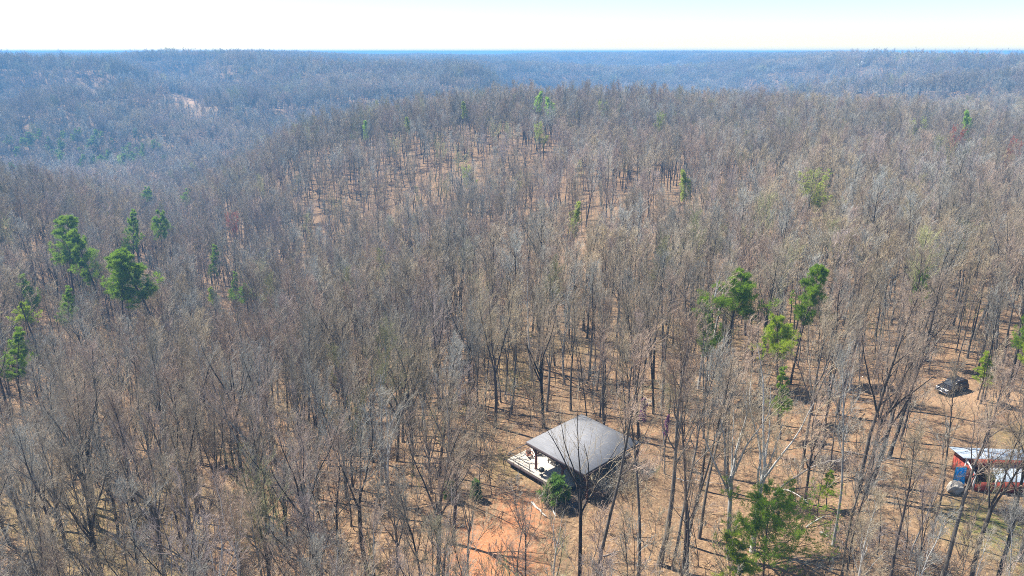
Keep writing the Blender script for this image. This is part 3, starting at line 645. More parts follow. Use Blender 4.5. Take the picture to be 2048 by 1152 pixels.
PINE_LIST = [ # u, v_top, v_base, proto, material, width factor, label
 (1450, 555, 790, 2, None, 1.25, 'dense dark green pine with a flat wide crown behind the pavilion clearing'),
 (1580, 524, 770, 1, None, .85, 'narrow dark green pine right of the wide crowned one'),
 (1556, 642, 850, 2, 'y', 1.0, 'bright yellow green pine with a layered crown in front of the two dark pines'),
 (1827, 536, 730, 2, None, .6, 'small tufted pine top beside the leaning grey trunk'),
 (2014, 606, 800, 1, None, .9, 'loose green pine above the parked car near the right edge'),
 (2056, 660, 850, 2, 'y', .9, 'yellow green pine cut by the right edge of the picture'),
 (1652, 948, 1022, 3, 'y', 1.5, 'small young pine sapling under the bleached fallen limb'),
 (1955, 700, 800, 3, 'y', 1.3, 'small light green pine right beside the parked car'),
 (110, 432, 640, 1, None, 1.1, 'tallest pine of the left pine group, leaning crown with pointed top'),
 (172, 455, 660, 0, None, 1.0, 'bright green pine second in the left pine group'),
 (215, 500, 668, 1, None, .95, 'short pine in the middle of the left pine group'),
 (250, 420, 620, 0, None, .8, 'pale green pine rising behind the left pine group'),
 (303, 424, 615, 2, None, .8, 'tufted pine with a rounded top at the back of the left pine group'),
 (285, 490, 672, 1, None, 1.25, 'broad dark pine with a visible forked stem in the left pine group'),
 (365, 380, 480, 2, None, 1.0, 'lone dark pine with a flat top beyond the left pine group'),
 (284, 376, 480, 2, None, 1.0, 'open crowned pine left of the lone dark pine'),
 (420, 492, 640, 3, None, .9, 'hazy slender pine right of the left pine group'),
 (430, 572, 680, 1, 'y', .8, 'small bright yellow green pine near the forked bare trunk'),
 (486, 566, 650, 2, None, 1.0, 'dark drooping pine bough tree right of the small bright one'),
 (460, 545, 650, 3, None, .8, 'thin pine between the small bright one and the dark drooping one'),
 (56, 545, 690, 0, None, .8, 'faint green pine low on the far left slope'),
 (118, 575, 705, 0, None, .9, 'grey green pine below the left pine group'),
 (45, 610, 730, 2, 'y', 1.0, 'yellowish pine at the left edge below the pine group'),
 (8, 660, 850, 0, None, 1.1, 'dark green pine cut by the left edge of the picture'),
 (1410, 590, 800, 0, None, .9, 'pale green pine half hidden left of the dense dark one'),
 (1560, 740, 880, 3, None, 1.0, 'faint green pine below the bright layered one'),
]
HTS = {110: 28, 172: 27, 215: 25, 250: 26, 303: 26, 285: 27, 365: 22, 284: 21, 420: 18, 430: 12, 486: 14, 460: 15, 56: 17, 118: 16, 45: 13, 8: 16}
for u, vt, vb, k, mt, wd, lab in PINE_LIST: add_pine(u, vt, -HTS.get(u, 20) if u < 520 else vb, PINES[k], lab, mats=mt, wide=wd)
for k in range(46):                          # the dark pines in the valley and on the left shoulder
    if k < 36: u, vt = random.uniform(120, 325), random.uniform(255, 312); vb = vt + random.uniform(26, 38); lab, gr = 'dark pine in the hazy pine stand down in the left valley', 'pines in the valley stand'
    else: u, vt = random.uniform(0, 100), random.uniform(250, 330); vb = vt + random.uniform(45, 62); lab, gr = 'dull green pine on the shoulder at the far left edge', 'pines on the left shoulder'
    add_pine(u, vt, None, PINES[k % 4], lab, gr, wide=random.uniform(.9, 1.5))
add_pine(1525, 985, 1168, BIGPINE, 'large loose green pine in the foreground with forked dark limbs', wide=1.0)
add_pine(1480, 1075, 1215, PINES[3], 'low yellow green pine bough tree at the foot of the large loose pine', mats='y', wide=1.6)
tr, fo = make_cedar(7); CED = dict(n='cedar', H=3.2, t=tr.mesh('cedar_trunk', BARK_PINE), f=fo.mesh('cedar_crown', CEDAR))
c = add_pine(1112, 942, 1014, CED, 'dense rounded green cedar bush at the front corner of the deck', 'cedar bushes', wide=1.05); c.scale = (1.12, 1.12, 1.12)
for u, vt, vb, lab in ((900, 962, 1004, 'dull green cedar bush half hidden in the thicket left of the clearing'), (952, 962, 1000, 'olive cedar bush at the clearing edge near the deck')):
    c = add_pine(u, vt, vb, CED, lab, 'cedar bushes', wide=.65)

# ------------------------------------------------------------------ budding trees
def bud_proto(seed, kind, mat, size, count):
    t, c, tips = make_tree(kind, seed); g = np.random.default_rng(seed)
    k = g.choice(len(tips), min(count, len(tips)), replace=False); lf = MB()
    tufts(lf, tips[k], unit(g.normal(0, 1, (len(k), 3))), np.full(len(k), size), 4, .28, .9, g)
    return t.mesh('budding_trunk', BARK, True), c.mesh('budding_crown', TWIG), lf, mat
_bt, _bc, _bl, _ = bud_proto(51, 'spread', BUD, .27, 1600); _bt2, _bc2, _bl2, _ = bud_proto(52, 'tall', BUD, .34, 1500)
BUDS = {m.name: (_bl.mesh('young_leaves', m), _bl2.mesh('young_leaves', m)) for m in (BUD, BUD_BRIGHT, RED_BUD, PURPLE_BUD)}
for u, vt, vb, mat, which, wd, lab in (
 (1101, 200, 262, BUD_BRIGHT, 1, 1.3, 'brightest green leafing tree on the crest of the ridge'), (1076, 188, 246, BUD_BRIGHT, 1, 1.1, 'paler green leafing tree left of the brightest one on the crest'),
 (1082, 248, 300, BUD, 0, 1.1, 'yellow green leafing tree below the brightest one on the crest'), (931, 208, 255, BUD, 1, 1.0, 'yellow green leafing tree alone on the left part of the crest'),
 (1204, 204, 250, BUD, 0, .9, 'dull green leafing tree right of the brightest one on the crest'), (814, 240, 285, BUD, 1, .9, 'small leafing tree on the left flank of the ridge'),
 (1636, 345, 440, BUD, 0, 1.55, 'wide light green leafing tree on the right slope'), (1374, 348, 450, BUD, 1, 1.0, 'tall pale leafing tree among trunks in the middle of the right slope'),
 (1845, 240, 300, BUD, 0, 1.0, 'olive leafing tree on the far right slope'), (1941, 228, 275, BUD_BRIGHT, 1, .9, 'bright leafing tree near the right end of the ridge'),
 (525, 275, 330, BUD, 1, .9, 'faint leafing tree on the left flank near the valley'), (405, 318, 370, BUD, 0, .8, 'yellowish leafing tree at the valley mouth'),
 (1320, 226, 280, BUD, 0, 1.0, 'tan green leafing tree high on the right slope'), (732, 248, 300, BUD_BRIGHT, 1, .7, 'thin green leafing tree on the ridge flank'),
 (940, 335, 420, BUD, 0, 1.0, 'pale leafing tree above the sunlit bank'), (1150, 415, 520, BUD, 1, .9, 'thin olive leafing tree on the sunlit bank'),
 (240, 312, 350, BUD_BRIGHT, 0, .8, 'green leafing tree at the edge of the valley pine stand'),
 (465, 448, 520, RED_BUD, 0, 1.0, 'orange red budding tree in the hollow right of the pines'), (1908, 282, 330, RED_BUD, 0, .8, 'red budding maple on the far right slope'),
 (2020, 308, 360, RED_BUD, 0, .7, 'small red budding maple at the right edge of the slope'), (1278, 800, 905, PURPLE_BUD, 1, .7, 'small purple blossoming redbud right of the pavilion roof'),
 (1325, 835, 930, PURPLE_BUD, 1, .6, 'second small purple blossoming redbud further right of the roof')):
    if vt >= 790: x, y, z = on_ground(u, vb); s = max(4, height_for(x, y, vt) - z) / 18.0
    else: hh = 22 if mat is BUD_BRIGHT else 18.5; s = hh / 18; x, y, z = on_canopy(u, vt, hh if mat is not RED_BUD else 14)
    window(u, x, y, vt - 3, vt + 7 * s * FPX / math.hypot(y, CAM_H), 2.6 * s * wd * FPX / math.hypot(y, CAM_H), .25)
    wd *= .82
    root = empty('budding_tree', (x, y, z), random.uniform(0, 6.28)); root.scale = (s * wd, s * wd, s); tag(root, lab, 'budding tree', 'leafing and blossoming trees')
    link('trunk', _bt if which == 0 else _bt2, root); link('crown', _bc if which == 0 else _bc2, root); link('leaves', BUDS[mat.name][which], root)

# ------------------------------------------------------------------ bare hardwoods: kinds, then every tree of the near wood
TREES = {}
for kind, seeds in (('tall', (1, 2, 3, 4)), ('spread', (11, 12, 13)), ('fork', (21, 22)), ('slim', (31, 32, 33)), ('thin', (41, 42))):
    TREES[kind] = []
    for sd_ in seeds:
        t, c, tips = make_tree(kind, sd_)
        me = t.mesh('bare_trunk', BARK, True); pale = me.copy(); pale.materials.clear(); pale.materials.append(BARK_PALE); dark = me.copy(); dark.materials.clear(); dark.materials.append(BARK_DARK)
        TREES[kind].append(dict(t=me, pale=pale, dark=dark, c=c.mesh('bare_crown', TWIG)))
n_bare = 0
def add_tree(x, y, h, kind, var, label, group, bark='t', lean=(0, 0), rz=None, name='bare_tree'):
    global n_bare
    n_bare += 1; P = TREES[kind][var % len(TREES[kind])]
    root = empty(name, (x, y, float(ground_z(x, y)))); root.rotation_euler = (lean[1], lean[0], random.uniform(0, 6.28) if rz is None else rz)
    if lean != (0, 0):
        root.rotation_mode = 'QUATERNION'
        q = Vector((math.sin(lean[0]), math.sin(lean[1]), 1)).to_track_quat('Z', 'Y')
        root.rotation_quaternion = q @ Matrix.Rotation(random.uniform(0, 6.28) if rz is None else rz, 3, 'Z').to_quaternion()
    s = h / 18.0; root.scale = (s, s, s)
    tag(root, label, 'bare tree', group)
    link('trunk', P[bark], root); link('crown', P['c'], root); return root
taken = []
# (u, v of the foot, v of the top, kind, bark, lean, label)
HERO = [
 (990, 856, 560, 'fork', 'dark', 0, 'black stemmed bare tree with wide forked limbs left behind the pavilion'),
 (1088, 856, 590, 'spread', 'dark', -1, 'thick dark bare tree just behind the left corner of the pavilion roof'),
 (1142, 822, 600, 'tall', 't', 1, 'leaning bare tree whose foot is hidden behind the roof top'),
 (1158, 1178, 800, 'thin', 'dark', 0, 'slim dark bare tree forking in front of the pavilion roof'),
 (1196, 1172, 640, 'slim', 't', 1, 'tall straight bare tree in front of the right half of the roof'),
 (1276, 1165, 700, 'slim', 't', 0, 'thin bare pole tree right of the pavilion at the clearing edge'),
 (1318, 1130, 640, 'tall', 't', 0, 'most branched bare tree in the tight clump of stems right of the pavilion'),
 (1345, 1140, 700, 'slim', 't', 0, 'slim bare tree in the middle of the tight clump of stems right of the pavilion'),
 (1366, 1150, 660, 'slim', 'dark', 1, 'dark bare pole at the right side of the tight clump of stems'),
 (1398, 1078, 650, 'slim', 't', 1, 'straight bare tree whose thick shadow falls to its right on the leaves'),
 (1376, 1092, 690, 'slim', 't', 1, 'thin bare tree close left of the straight one with the thick shadow'),
 (1458, 1120, 760, 'spread', 'pale', 0, 'pale grey bare tree with arching limbs rising behind the large loose pine'),
 (1505, 1105, 720, 'spread', 'pale', 1, 'second pale grey bare tree with bleached limbs bending to the right'),
 (1604, 938, 640, 'thin', 't', 0, 'straight bare tree with a dark foot on open leaf litter'),
 (1646, 898, 600, 'slim', 't', 0, 'thin bare tree beyond the open leaf litter'),
 (1716, 984, 580, 'tall', 't', 1, 'left stem of the three stemmed bare oak cluster'),
 (1728, 1000, 640, 'spread', 't', 1, 'big bare oak with ascending limbs in the oak cluster'),
 (1742, 972, 600, 'fork', 't', 1, 'forked bare oak at the back of the oak cluster'),
 (1778, 916, 560, 'tall', 't', 3, 'heavy bare tree leaning to the right with a thick trunk'),
 (1800, 882, 560, 'slim', 'dark', 2, 'dark slim bare tree leaning beside the heavy one'),
 (1884, 1160, 760, 'tall', 't', 1, 'bare tree with a long curved trunk left of the red shed'),
 (1862, 1075, 740, 'slim', 't', 2, 'leaning bare pole left of the blue tarp'),
 (1940, 1170, 800, 'fork', 't', 1, 'forked bare tree with feet at the bottom edge below the shed'),
 (1992, 1175, 780, 'tall', 't', 2, 'dark barked bare tree in front of the lower shed roof'),
 (2040, 1120, 760, 'spread', 't', 1, 'spreading bare tree at the right edge before the shed'),
 (1820, 1120, 900, 'slim', 'pale', 1, 'small pale bare tree growing out of the brush pile'),
 (935, 1165, 960, 'thin', 't', 1, 'short bare tree with a knobbly stem at the left edge of the orange clay'),
 (1050, 1175, 985, 'thin', 't', 1, 'small forked bare tree growing on the orange clay'),
 (1105, 1190, 1010, 'thin', 'pale', 0, 'thin pale sapling tree on the right side of the orange clay'),
 (905, 1090, 800, 'spread', 't', 0, 'leaning bare tree at the thicket edge left of the clearing'),
 (875, 1160, 830, 'spread', 't', 1, 'bare tree with rising limbs at the bottom edge left of the clay'),
 (212, 1185, 880, 'spread', 't', 1, 'thick leaning bare tree at the bottom left with a heavy low limb'),
 (130, 1165, 860, 'tall', 'dark', 0, 'dark bare trunk at the bottom left beside a patch of sunlit ground'),
 (420, 1170, 870, 'fork', 't', -1, 'forked grey bare tree with two leaning stems at the bottom of the thicket'),
 (330, 1160, 840, 'spread', 't', 0, 'many limbed bare tree at the bottom of the thicket, left of the forked grey one'),
 (640, 1165, 830, 'spread', 't', 0, 'grey bare tree with bushy limbs at the bottom centre of the thicket'),
 (735, 1150, 800, 'fork', 't', 0, 'bare tree with a narrow fork near the clearing side of the thicket'),
 (1090, 536, 400, 'tall', 't', 0, 'tall bare tree with a long shadow on the sunlit bank beyond the pavilion'),
 (1008, 520, 395, 'tall', 't', 0, 'bare tree left of the tall one on the sunlit bank'),
 (1930, 520, 392, 'slim', 'pale', 3, 'white barked leaning bare tree standing out on the right slope'),
]
for i, (u, vb, vt, kind, bark, ln, lab) in enumerate(HERO):
    x, y, z = on_ground(u, vb); h = height_for(x, y, vt) - z
    add_tree(x, y, max(3.5, h), kind, i, lab, 'bare hardwood trees of the near wood', bark, (ln * .028, .015 * ((i % 3) - 1))); taken.append((x, y))
# feet spread by a jittered grid; sparser where the photograph shows open ground
def open_factor(x, y):
    r = np.hypot(x, y); th = np.arctan2(x, y); d = np.ones_like(x)
    for u, rr, rad, f in ((850, 305, 50, .72), (760, 300, 40, .78), (930, 310, 40, .72), (640, 295, 45, .85), (985, 192, 34, .36), (1060, 200, 25, .4), (1300, 232, 42, .5), (1420, 235, 35, .55)):
        p = polar(u, rr); d = np.where(np.hypot(x - p[0], y - p[1]) < rad, d * f, d)
    d = np.where((th > .12) & (r < 150), d * .97, d); d = np.where((th < -.02) & (r < 150), d * 1.0, d)
    return d
def forbidden(x, y, z, h):
    """feet in the clearing, on the buildings, or stems that would stand before the things the photograph shows clear"""
    if math.hypot(x - PAV[0], y - PAV[1]) < 9.5: return True
    if math.hypot((x - CLEAR[0]) / 8.5, (y - CLEAR[1]) / 14) < 1: return True
    if math.hypot((x - CLAY[0]) / 7, (y - CLAY[1]) / 8) < 1: return True
    sx, sy, _ = SHED_P
    if -2.5 < x - sx < 12 and -1.5 < y - sy < 6: return True
    if math.hypot(x - CAR_P[0], y - CAR_P[1]) < 4: return True
    for (u0, u1, v0, v1, keep, D) in ((1000, 1300, 800, 1010, 0, 71), (1905, 2048, 880, 985, .75, 78), (1855, 1935, 745, 805, 0, 102), (1440, 1640, 980, 1152, .1, 66)):
        if y > D: continue
        for f in (.1, .3, .5, .7, .9):
            pu, pv = project(x, y, z + h * f)
            m = ((78 if v0 == 800 else 40) if f > .45 else 4)
            if u0 - m < pu < u1 + m and v0 < pv < v1 and random.random() > keep: return True
    for f in (.35, .5, .65, .8, .95):
        k = h * f / math.tan(SUN_EL)
        if math.hypot(x - math.sin(SUN_AZ) * k - PAV[0], y - math.cos(SUN_AZ) * k - PAV[1]) < 8: return True
        if math.hypot(x - math.sin(SUN_AZ) * k - CLAY[0], y - math.cos(SUN_AZ) * k - CLAY[1]) < 5 and random.random() < .7: return True
        if math.hypot(x - math.sin(SUN_AZ) * k - CAR_P[0], y - math.cos(SUN_AZ) * k - CAR_P[1]) < 3.2: return True
    for a, b in taken:
        if abs(a - x) < 2.4 and abs(b - y) < 2.4: return True
    return False
SHED_P = on_ground(1945, 985); CAR_P = on_ground(1897, 788)
def scatter(r0, r1, step, half=R_(43)):
    n = int(2 * r1 / step) + 2; g = np.arange(n) * step - r1
    X, Y = np.meshgrid(g, g); X = X + rng.uniform(-.46, .46, X.shape) * step; Y = Y + rng.uniform(-.46, .46, X.shape) * step
    X, Y = X.ravel(), Y.ravel(); r = np.hypot(X, Y); th = np.arctan2(X, Y)
    k = (r >= r0) & (r < r1) & (np.abs(th) < half); X, Y = X[k], Y[k]
    k = rng.random(len(X)) < open_factor(X, Y); return X[k], Y[k]
KINDS = ['tall', 'slim', 'spread', 'tall', 'fork', 'slim', 'slim', 'tall']
WORD = dict(tall='tall bare tree with short limbs', spread='vase shaped bare tree', fork='low forking bare tree', slim='slim bare pole tree')
def region(u, v, r):
    if u < 0: return 'beyond the left end of the thicket'
    if u < 480: return 'in the thicket at the lower left corner' if r < 85 else 'on the slope below the left pine group'
    if u < 960: return 'in the thicket left of the orange clearing' if r < 85 else 'in the wood left of the pavilion'
    if u < 1330: return 'around the clearing by the pavilion' if r < 85 else 'in the wood behind the pavilion roof'
    if u < 1700: return 'on leaf litter near the large loose pine' if r < 85 else 'behind the bright yellow green pine'
    return 'on leaf litter before the red shed' if r < 85 else 'on the slope around the parked car'
X, Y = scatter(34, 230, 4.05); order = np.argsort(np.hypot(X, Y)); rest = []
MAX_BARE = 296
for i in order:
    x, y = float(X[i]), float(Y[i]); z = float(ground_z(x, y)); r = math.hypot(x, y)
    kind = random.choice(KINDS); h = random.gauss(17.3, 3.0) * (.86 if kind == 'slim' else 1); h = min(max(h, 9), 22)
    if x > 14 and r < 115 and kind in ('spread', 'fork') and random.random() < .65: kind = 'slim'
    if x < -3 and r < 120: kind = random.choice(('spread', 'fork', 'tall', 'spread', 'slim'))
    if x < 0 and r < 110: h *= .93
    if r < 175 and forbidden(x, y, z, h): continue
    if covers(x, y, z, h)[0]: continue
    # keep the very nearest crowns below the camera
    if r < 60: h = min(h, 15)
    pu, pv = project(x, y, z); tu, tv = project(x, y, z + h)
    seen = -60 < pu < 2110 and tv < 1165
    bark = 'pale' if random.random() < .12 else ('dark' if random.random() < .16 else 't')
    if seen and n_bare < MAX_BARE:
        reg = region(pu, pv, r)
        add_tree(x, y, h, kind, random.randrange(9), {'t': '', 'pale': 'pale barked ', 'dark': 'dark barked '}[bark] + WORD[kind] + ' ' + reg, 'bare hardwoods ' + reg, bark, (random.gauss(0, .02), random.gauss(0, .02)))
    else: rest.append((x, y, z, h / 18, KINDS.index(kind)))
print('bare trees', n_bare, 'rest near', len(rest))

# ------------------------------------------------------------------ logs, fallen limbs, brush piles
BLEACH = plain('bleached_dead_wood', (.52, .49, .45), .9, .2, 3); DEAD = plain('grey_dead_wood', (.26, .235, .215), .9, .3, 3); BRUSH = plain('dark_brush_sticks', (.10, .08, .075), .95, .35, 2)
def limb(u0, v0, u1, v1, r, mat, name, lab, cat, lift=0.0, branches=4):
    a = np.array(on_ground(u0, v0)); b = np.array(on_ground(u1, v1)); L = np.linalg.norm(b - a); g = np.random.default_rng(int(u0 + v1))
    root = empty(name, tuple(a)); tag(root, lab, cat, None); k = 8; mb = MB()
    t = np.linspace(0, 1, k)[:, None]; pts = (b - a) * t + np.array([0, 0, r * .6]) + np.array([0, 0, lift]) * np.sin(t * 2.6) + g.normal(0, L * .012, (k, 3)); pts[:, 2] = np.maximum(pts[:, 2], ((b - a) * t)[:, 2] + r * .5)
    mb.tube(pts, r * (1 - .6 * t[:, 0]), 7); st = mb.obj('stem', mat, root, True)
    for i in range(branches):
        f = g.uniform(.35, .95); p = pts[0] + (pts[-1] - pts[0]) * f; p[2] = np.interp(f, t[:, 0], pts[:, 2])
        d = unit((b - a) * .6 + g.normal(0, L * .4, 3)); d[2] = abs(d[2]) * .5; q = MB(); l = L * g.uniform(.12, .3)
        q.tube([p, p + d * l * .5 + [0, 0, .05], p + d * l + g.normal(0, .1, 3)], [r * .45, r * .3, r * .12], 5); q.obj('side_branch', mat, root)
limb(1063, 1008, 1093, 1036, .16, BLEACH, 'fallen_log', 'pale bleached log lying across the clearing below the cedar, the left one', 'log', 0, 0)
limb(1092, 990, 1112, 1038, .18, BLEACH, 'fallen_log', 'longer pale log on the clearing between the left log and the cedar', 'log', 0, 1)
limb(1130, 1000, 1152, 1032, .12, DEAD, 'fallen_log', 'grey forked stick leaning from the brush under the cedar', 'log', .4, 2)
limb(1355, 962, 1446, 974, .07, BLEACH, 'fallen_log', 'thin white fallen stem among the trunks right of the pavilion', 'log', .3, 1)
limb(1548, 985, 1696, 950, .13, DEAD, 'fallen_limb', 'long bleached fallen limb pointing right above the large pine', 'fallen limb', 2.2, 6)
limb(1550, 984, 1612, 1018, .12, BLEACH, 'fallen_limb', 'white broken limb curving down beside the large pine', 'fallen limb', 1.0, 3)
limb(1612, 1056, 1660, 1040, .08, BLEACH, 'fallen_limb', 'short white broken branch right of the large pine', 'fallen limb', .6, 3)
limb(1640, 1068, 1656, 1078, .12, BLEACH, 'fallen_log', 'small white log by the brush pile', 'log', .1, 0)
limb(1205, 1115, 1250, 1105, .07, DEAD, 'fallen_limb', 'grey fallen branch on bare ground right of the slim dark tree', 'fallen limb', .1, 2)
limb(1690, 905, 1800, 925, .09, DEAD, 'fallen_limb', 'dark fallen stem lying at the foot of the leaning tree', 'fallen limb', .1, 3)
BRUSHTWIG = plain('grey_brush_twigs', (.24, .21, .19), .95, .3, 2)
def brush(u, v, sx, sy, h, n, lab, mat, seed):
    x, y, z = on_ground(u, v); root = empty('brush_pile', (x, y, z), random.uniform(-.3, .3)); tag(root, lab, 'brush pile', None); g = np.random.default_rng(seed)
    for nm, m_, cnt, rr in (('sticks', mat, n, .022), ('twigs', BRUSHTWIG, n * 2, .009), ('bleached_sticks', DEAD, n // 4, .028)):
        a = g.random(cnt) * 6.28; q = np.sqrt(g.random(cnt)); P = np.stack([sx * q * np.cos(a), sy * q * np.sin(a), h * (1 - q * q) * g.random(cnt)], 1)
        D = unit(np.stack([g.normal(0, 1, cnt), g.normal(0, 1, cnt), g.normal(.15, .38, cnt)], 1)); L = g.uniform(.8, 2.6, cnt)
        p, r = grow(P - D * L[:, None] * .4, D, L, np.full(cnt, rr), np.full(cnt, rr * .4), 4, .16, -.02, g)
        mb = MB(); mb.tubes(p, r, 4); mb.obj(nm, m_, root)['kind'] = 'stuff'
brush(1745, 1085, 4.6, 3.2, 1.0, 300, 'large tangled dark brush pile on the leaves left of the shed', BRUSH, 1)
brush(1838, 1128, 3.6, 2.4, .9, 170, 'grey brush pile with upright twigs at the bottom right', BRUSH, 2)
brush(1240, 958, 3.8, 2.6, 2.3, 620, 'dark brush heap against the right side of the pavilion', BRUSH, 3)
brush(1140, 1012, 2.4, 1.3, .9, 240, 'small dark brush heap under the cedar bush', BRUSH, 4)
brush(1205, 972, 3.0, 2.0, 2.0, 420, 'reddish brown brush between the sofa end of the deck and the trunks', plain('red_brown_sticks', (.13, .065, .045), .9, .35, 2), 5)
brush(1660, 930, 2.6, 1.6, .9, 200, 'low brush heap at the foot of the oak cluster', BRUSH, 6)
brush(60, 1150, 3.2, 2.0, 1.0, 260, 'dark brush heap in the bottom left corner', BRUSH, 7)
brush(2040, 1035, 2.4, 1.6, .9, 200, 'brush heap before the lower shed roof', BRUSH, 8)

def make_shrub(seed):
    g = np.random.default_rng(seed); st, tw = MB(), MB(); n = 16
    a = g.random(n) * 6.28; D = np.stack([np.cos(a) * .45, np.sin(a) * .45, np.ones(n)], 1); P = np.stack([np.cos(a) * .3, np.sin(a) * .3, np.full(n, -.15)], 1)
    L = g.uniform(1.7, 3.0, n); p, r = grow(P, D, L, np.full(n, .022), np.full(n, .007), 6, .12, .0, g); st.tubes(p, r, 4)
    P, D, L, _ = spawn(p, r, L, 8, .2, 1, .6, .42, .6, g, .4, .4); p, r = grow(P, D, L, np.full(len(L), .009), np.full(len(L), .005), 3, .15, .05, g); tw.tubes(p, r, 3)
    P, D, L, _ = spawn(p, r, L, 4, .2, 1, .6, .5, .6, g, .4, .3); p, r = grow(P, D, L, np.full(len(L), .006), np.full(len(L), .004), 2, .12, .03, g); tw.tubes(p, r, 3)
    return st.mesh('shrub_stems', BARK), tw.mesh('shrub_twigs', TWIG)
SHR = [make_shrub(k) for k in (71, 72, 73)]
for i, (u, v) in enumerate(((1168, 972), (1184, 982), (1200, 975), (1214, 985), (1228, 970), (1240, 980), (1254, 962), (1266, 970), (1278, 950), (1290, 960), (1248, 990), (1220, 998), (1300, 940), (1192, 1000))):
    x, y, z = on_ground(u, v); root = empty('bare_shrub', (x, y, z), i * 1.3); s = .75 + .12 * (i % 4); root.scale = (s, s, s)
    tag(root, 'many stemmed leafless shrub in the row along the right side of the pavilion', 'shrub', 'leafless shrubs beside the pavilion')
    link('stems', SHR[i % 3][0], root); link('twigs', SHR[i % 3][1], root)

# ------------------------------------------------------------------ the rest of the wood: stuff
def source(name, parts):                     # the pieces one tree of the mass is made of, joined in one mesh with two materials
    V, off, Qs, mi = [], 0, [], []
    for k, mb in enumerate(parts):
        v = np.vstack(mb.v); q = np.vstack(mb.q); V.append(v); Qs.append(q + off); mi.append(np.full(len(q), k)); off += len(v)
    m = MB(); m.add(np.vstack(V), np.vstack(Qs)); me = m.mesh(name, [BARK, TWIG]); me.polygons.foreach_set('material_index', np.concatenate(mi).astype(np.int32)); return bpy.data.objects.new(name, me)
def mass(name, label, cat, sources, pts, rot, scl, idx):
    c = bpy.data.collections.new(name + '_kinds')
    for o in sources: c.objects.link(o)
    me = bpy.data.meshes.new(name); me.vertices.add(len(pts)); me.vertices.foreach_set('co', np.asarray(pts, np.float32).ravel())
    for nm, ty, v, key in (('turn', 'FLOAT_VECTOR', rot, 'vector'), ('size', 'FLOAT_VECTOR', scl, 'vector'), ('pick', 'INT', idx, 'value')):
        a = me.attributes.new(nm, ty, 'POINT'); a.data.foreach_set(key, np.asarray(v, np.int32 if ty == 'INT' else np.float32).ravel())
    o = link(name, me); tag(o, label, cat, None, 'stuff')
    ng = bpy.data.node_groups.new(name, 'GeometryNodeTree'); ng.interface.new_socket('Geometry', in_out='INPUT', socket_type='NodeSocketGeometry'); ng.interface.new_socket('Geometry', in_out='OUTPUT', socket_type='NodeSocketGeometry')
    gi, go = ng.nodes.new('NodeGroupInput'), ng.nodes.new('NodeGroupOutput'); ci = ng.nodes.new('GeometryNodeCollectionInfo'); ci.inputs['Collection'].default_value = c
    ci.inputs['Separate Children'].default_value = True; ci.inputs['Reset Children'].default_value = True
    ip = ng.nodes.new('GeometryNodeInstanceOnPoints'); ip.inputs['Pick Instance'].default_value = True
    ng.links.new(gi.outputs[0], ip.inputs['Points']); ng.links.new(ci.outputs[0], ip.inputs['Instance'])
    for nm, ty, sock in (('turn', 'FLOAT_VECTOR', 'Rotation'), ('size', 'FLOAT_VECTOR', 'Scale'), ('pick', 'INT', 'Instance Index')):
        na = ng.nodes.new('GeometryNodeInputNamedAttribute'); na.data_type = ty; na.inputs['Name'].default_value = nm; ng.links.new(na.outputs['Attribute'], ip.inputs[sock])
    ng.links.new(ip.outputs[0], go.inputs[0]); md = o.modifiers.new('scatter', 'NODES'); md.node_group = ng; return o
src = []
for i, (kind, sd_) in enumerate((('tall', 61), ('spread', 62), ('fork', 63), ('slim', 64), ('tall', 65), ('spread', 66), ('slim', 67))):
    t, c, _ = make_tree(kind, sd_, 18.0, 1); src.append(source('a%d_bare_tree' % i, [t, c]))
NK = len(src)
def clump(seed, size, count):                # a few distant trees on a patch of slope
    g = np.random.default_rng(seed); tr, cr = MB(), MB()
    P = np.stack([g.uniform(-size / 2, size / 2, count), g.uniform(-size / 2, size / 2, count), np.full(count, -4.0)], 1); Hh = g.normal(17, 2.4, count)
    p0, q0 = grow(P, np.stack([g.normal(0, .05, count), g.normal(0, .05, count), np.ones(count)], 1), Hh + 4, np.full(count, .27), np.full(count, .06), 5, .03, .03, g); tr.tubes(p0, q0, 4)
    P, D, L, r = spawn(p0, q0, Hh, 9, .50, .98, .62, .30, .5, g, .3, .5); p1, q1 = grow(P, D, L, np.full(len(L), .085), np.full(len(L), .035), 3, .1, .1, g); tr.tubes(p1, q1, 3)
    P, D, L, r = spawn(p1, q1, L, 10, .12, 1, .6, .5, .5, g, .4, .4); p2, q2 = grow(P, D, L, np.full(len(L), .036), np.full(len(L), .022), 2, .15, .08, g); cr.tubes(p2, q2, 3)
    P, D, L, r = spawn(p2, q2, L, 5, .15, 1, .6, .62, .5, g, .4, .3); p3, q3 = grow(P, D, L, np.full(len(L), .032), np.full(len(L), .022), 1, .1, .05, g); cr.tubes(p3, q3, 3)
    return tr, cr
for k in range(5): src.append(source('b%d_tree_clump' % k, clump(200 + k, 17, 6)))
for k in range(5): src.append(source('c%d_tree_clump' % k, clump(300 + k, 27, 12)))
KMAP = {'tall': (0, 4), 'spread': (1, 5), 'fork': (2,), 'slim': (3, 6)}
pts, rot, scl, idx = [], [], [], []
def put(x, y, z, s, k, tilt=.04):
    pts.append((x, y, z)); rot.append((random.gauss(0, tilt), random.gauss(0, tilt), random.uniform(0, 6.28))); s2 = s * random.uniform(.9, 1.1); scl.append((s2, s2, s)); idx.append(k)
for x, y, z, s, k in rest: put(x, y, z, s, random.choice(KMAP[KINDS[k]]))
X, Y = scatter(230, 620, 4.6); Z = ground_z(X, Y); k = ~covers(X, Y, Z, np.full(len(X), 17.5)); X, Y, Z = X[k], Y[k], Z[k]
for x, y, z in zip(X, Y, Z): put(x, y, z, min(1.25, max(.55, random.gauss(.97, .17))), random.randrange(NK))
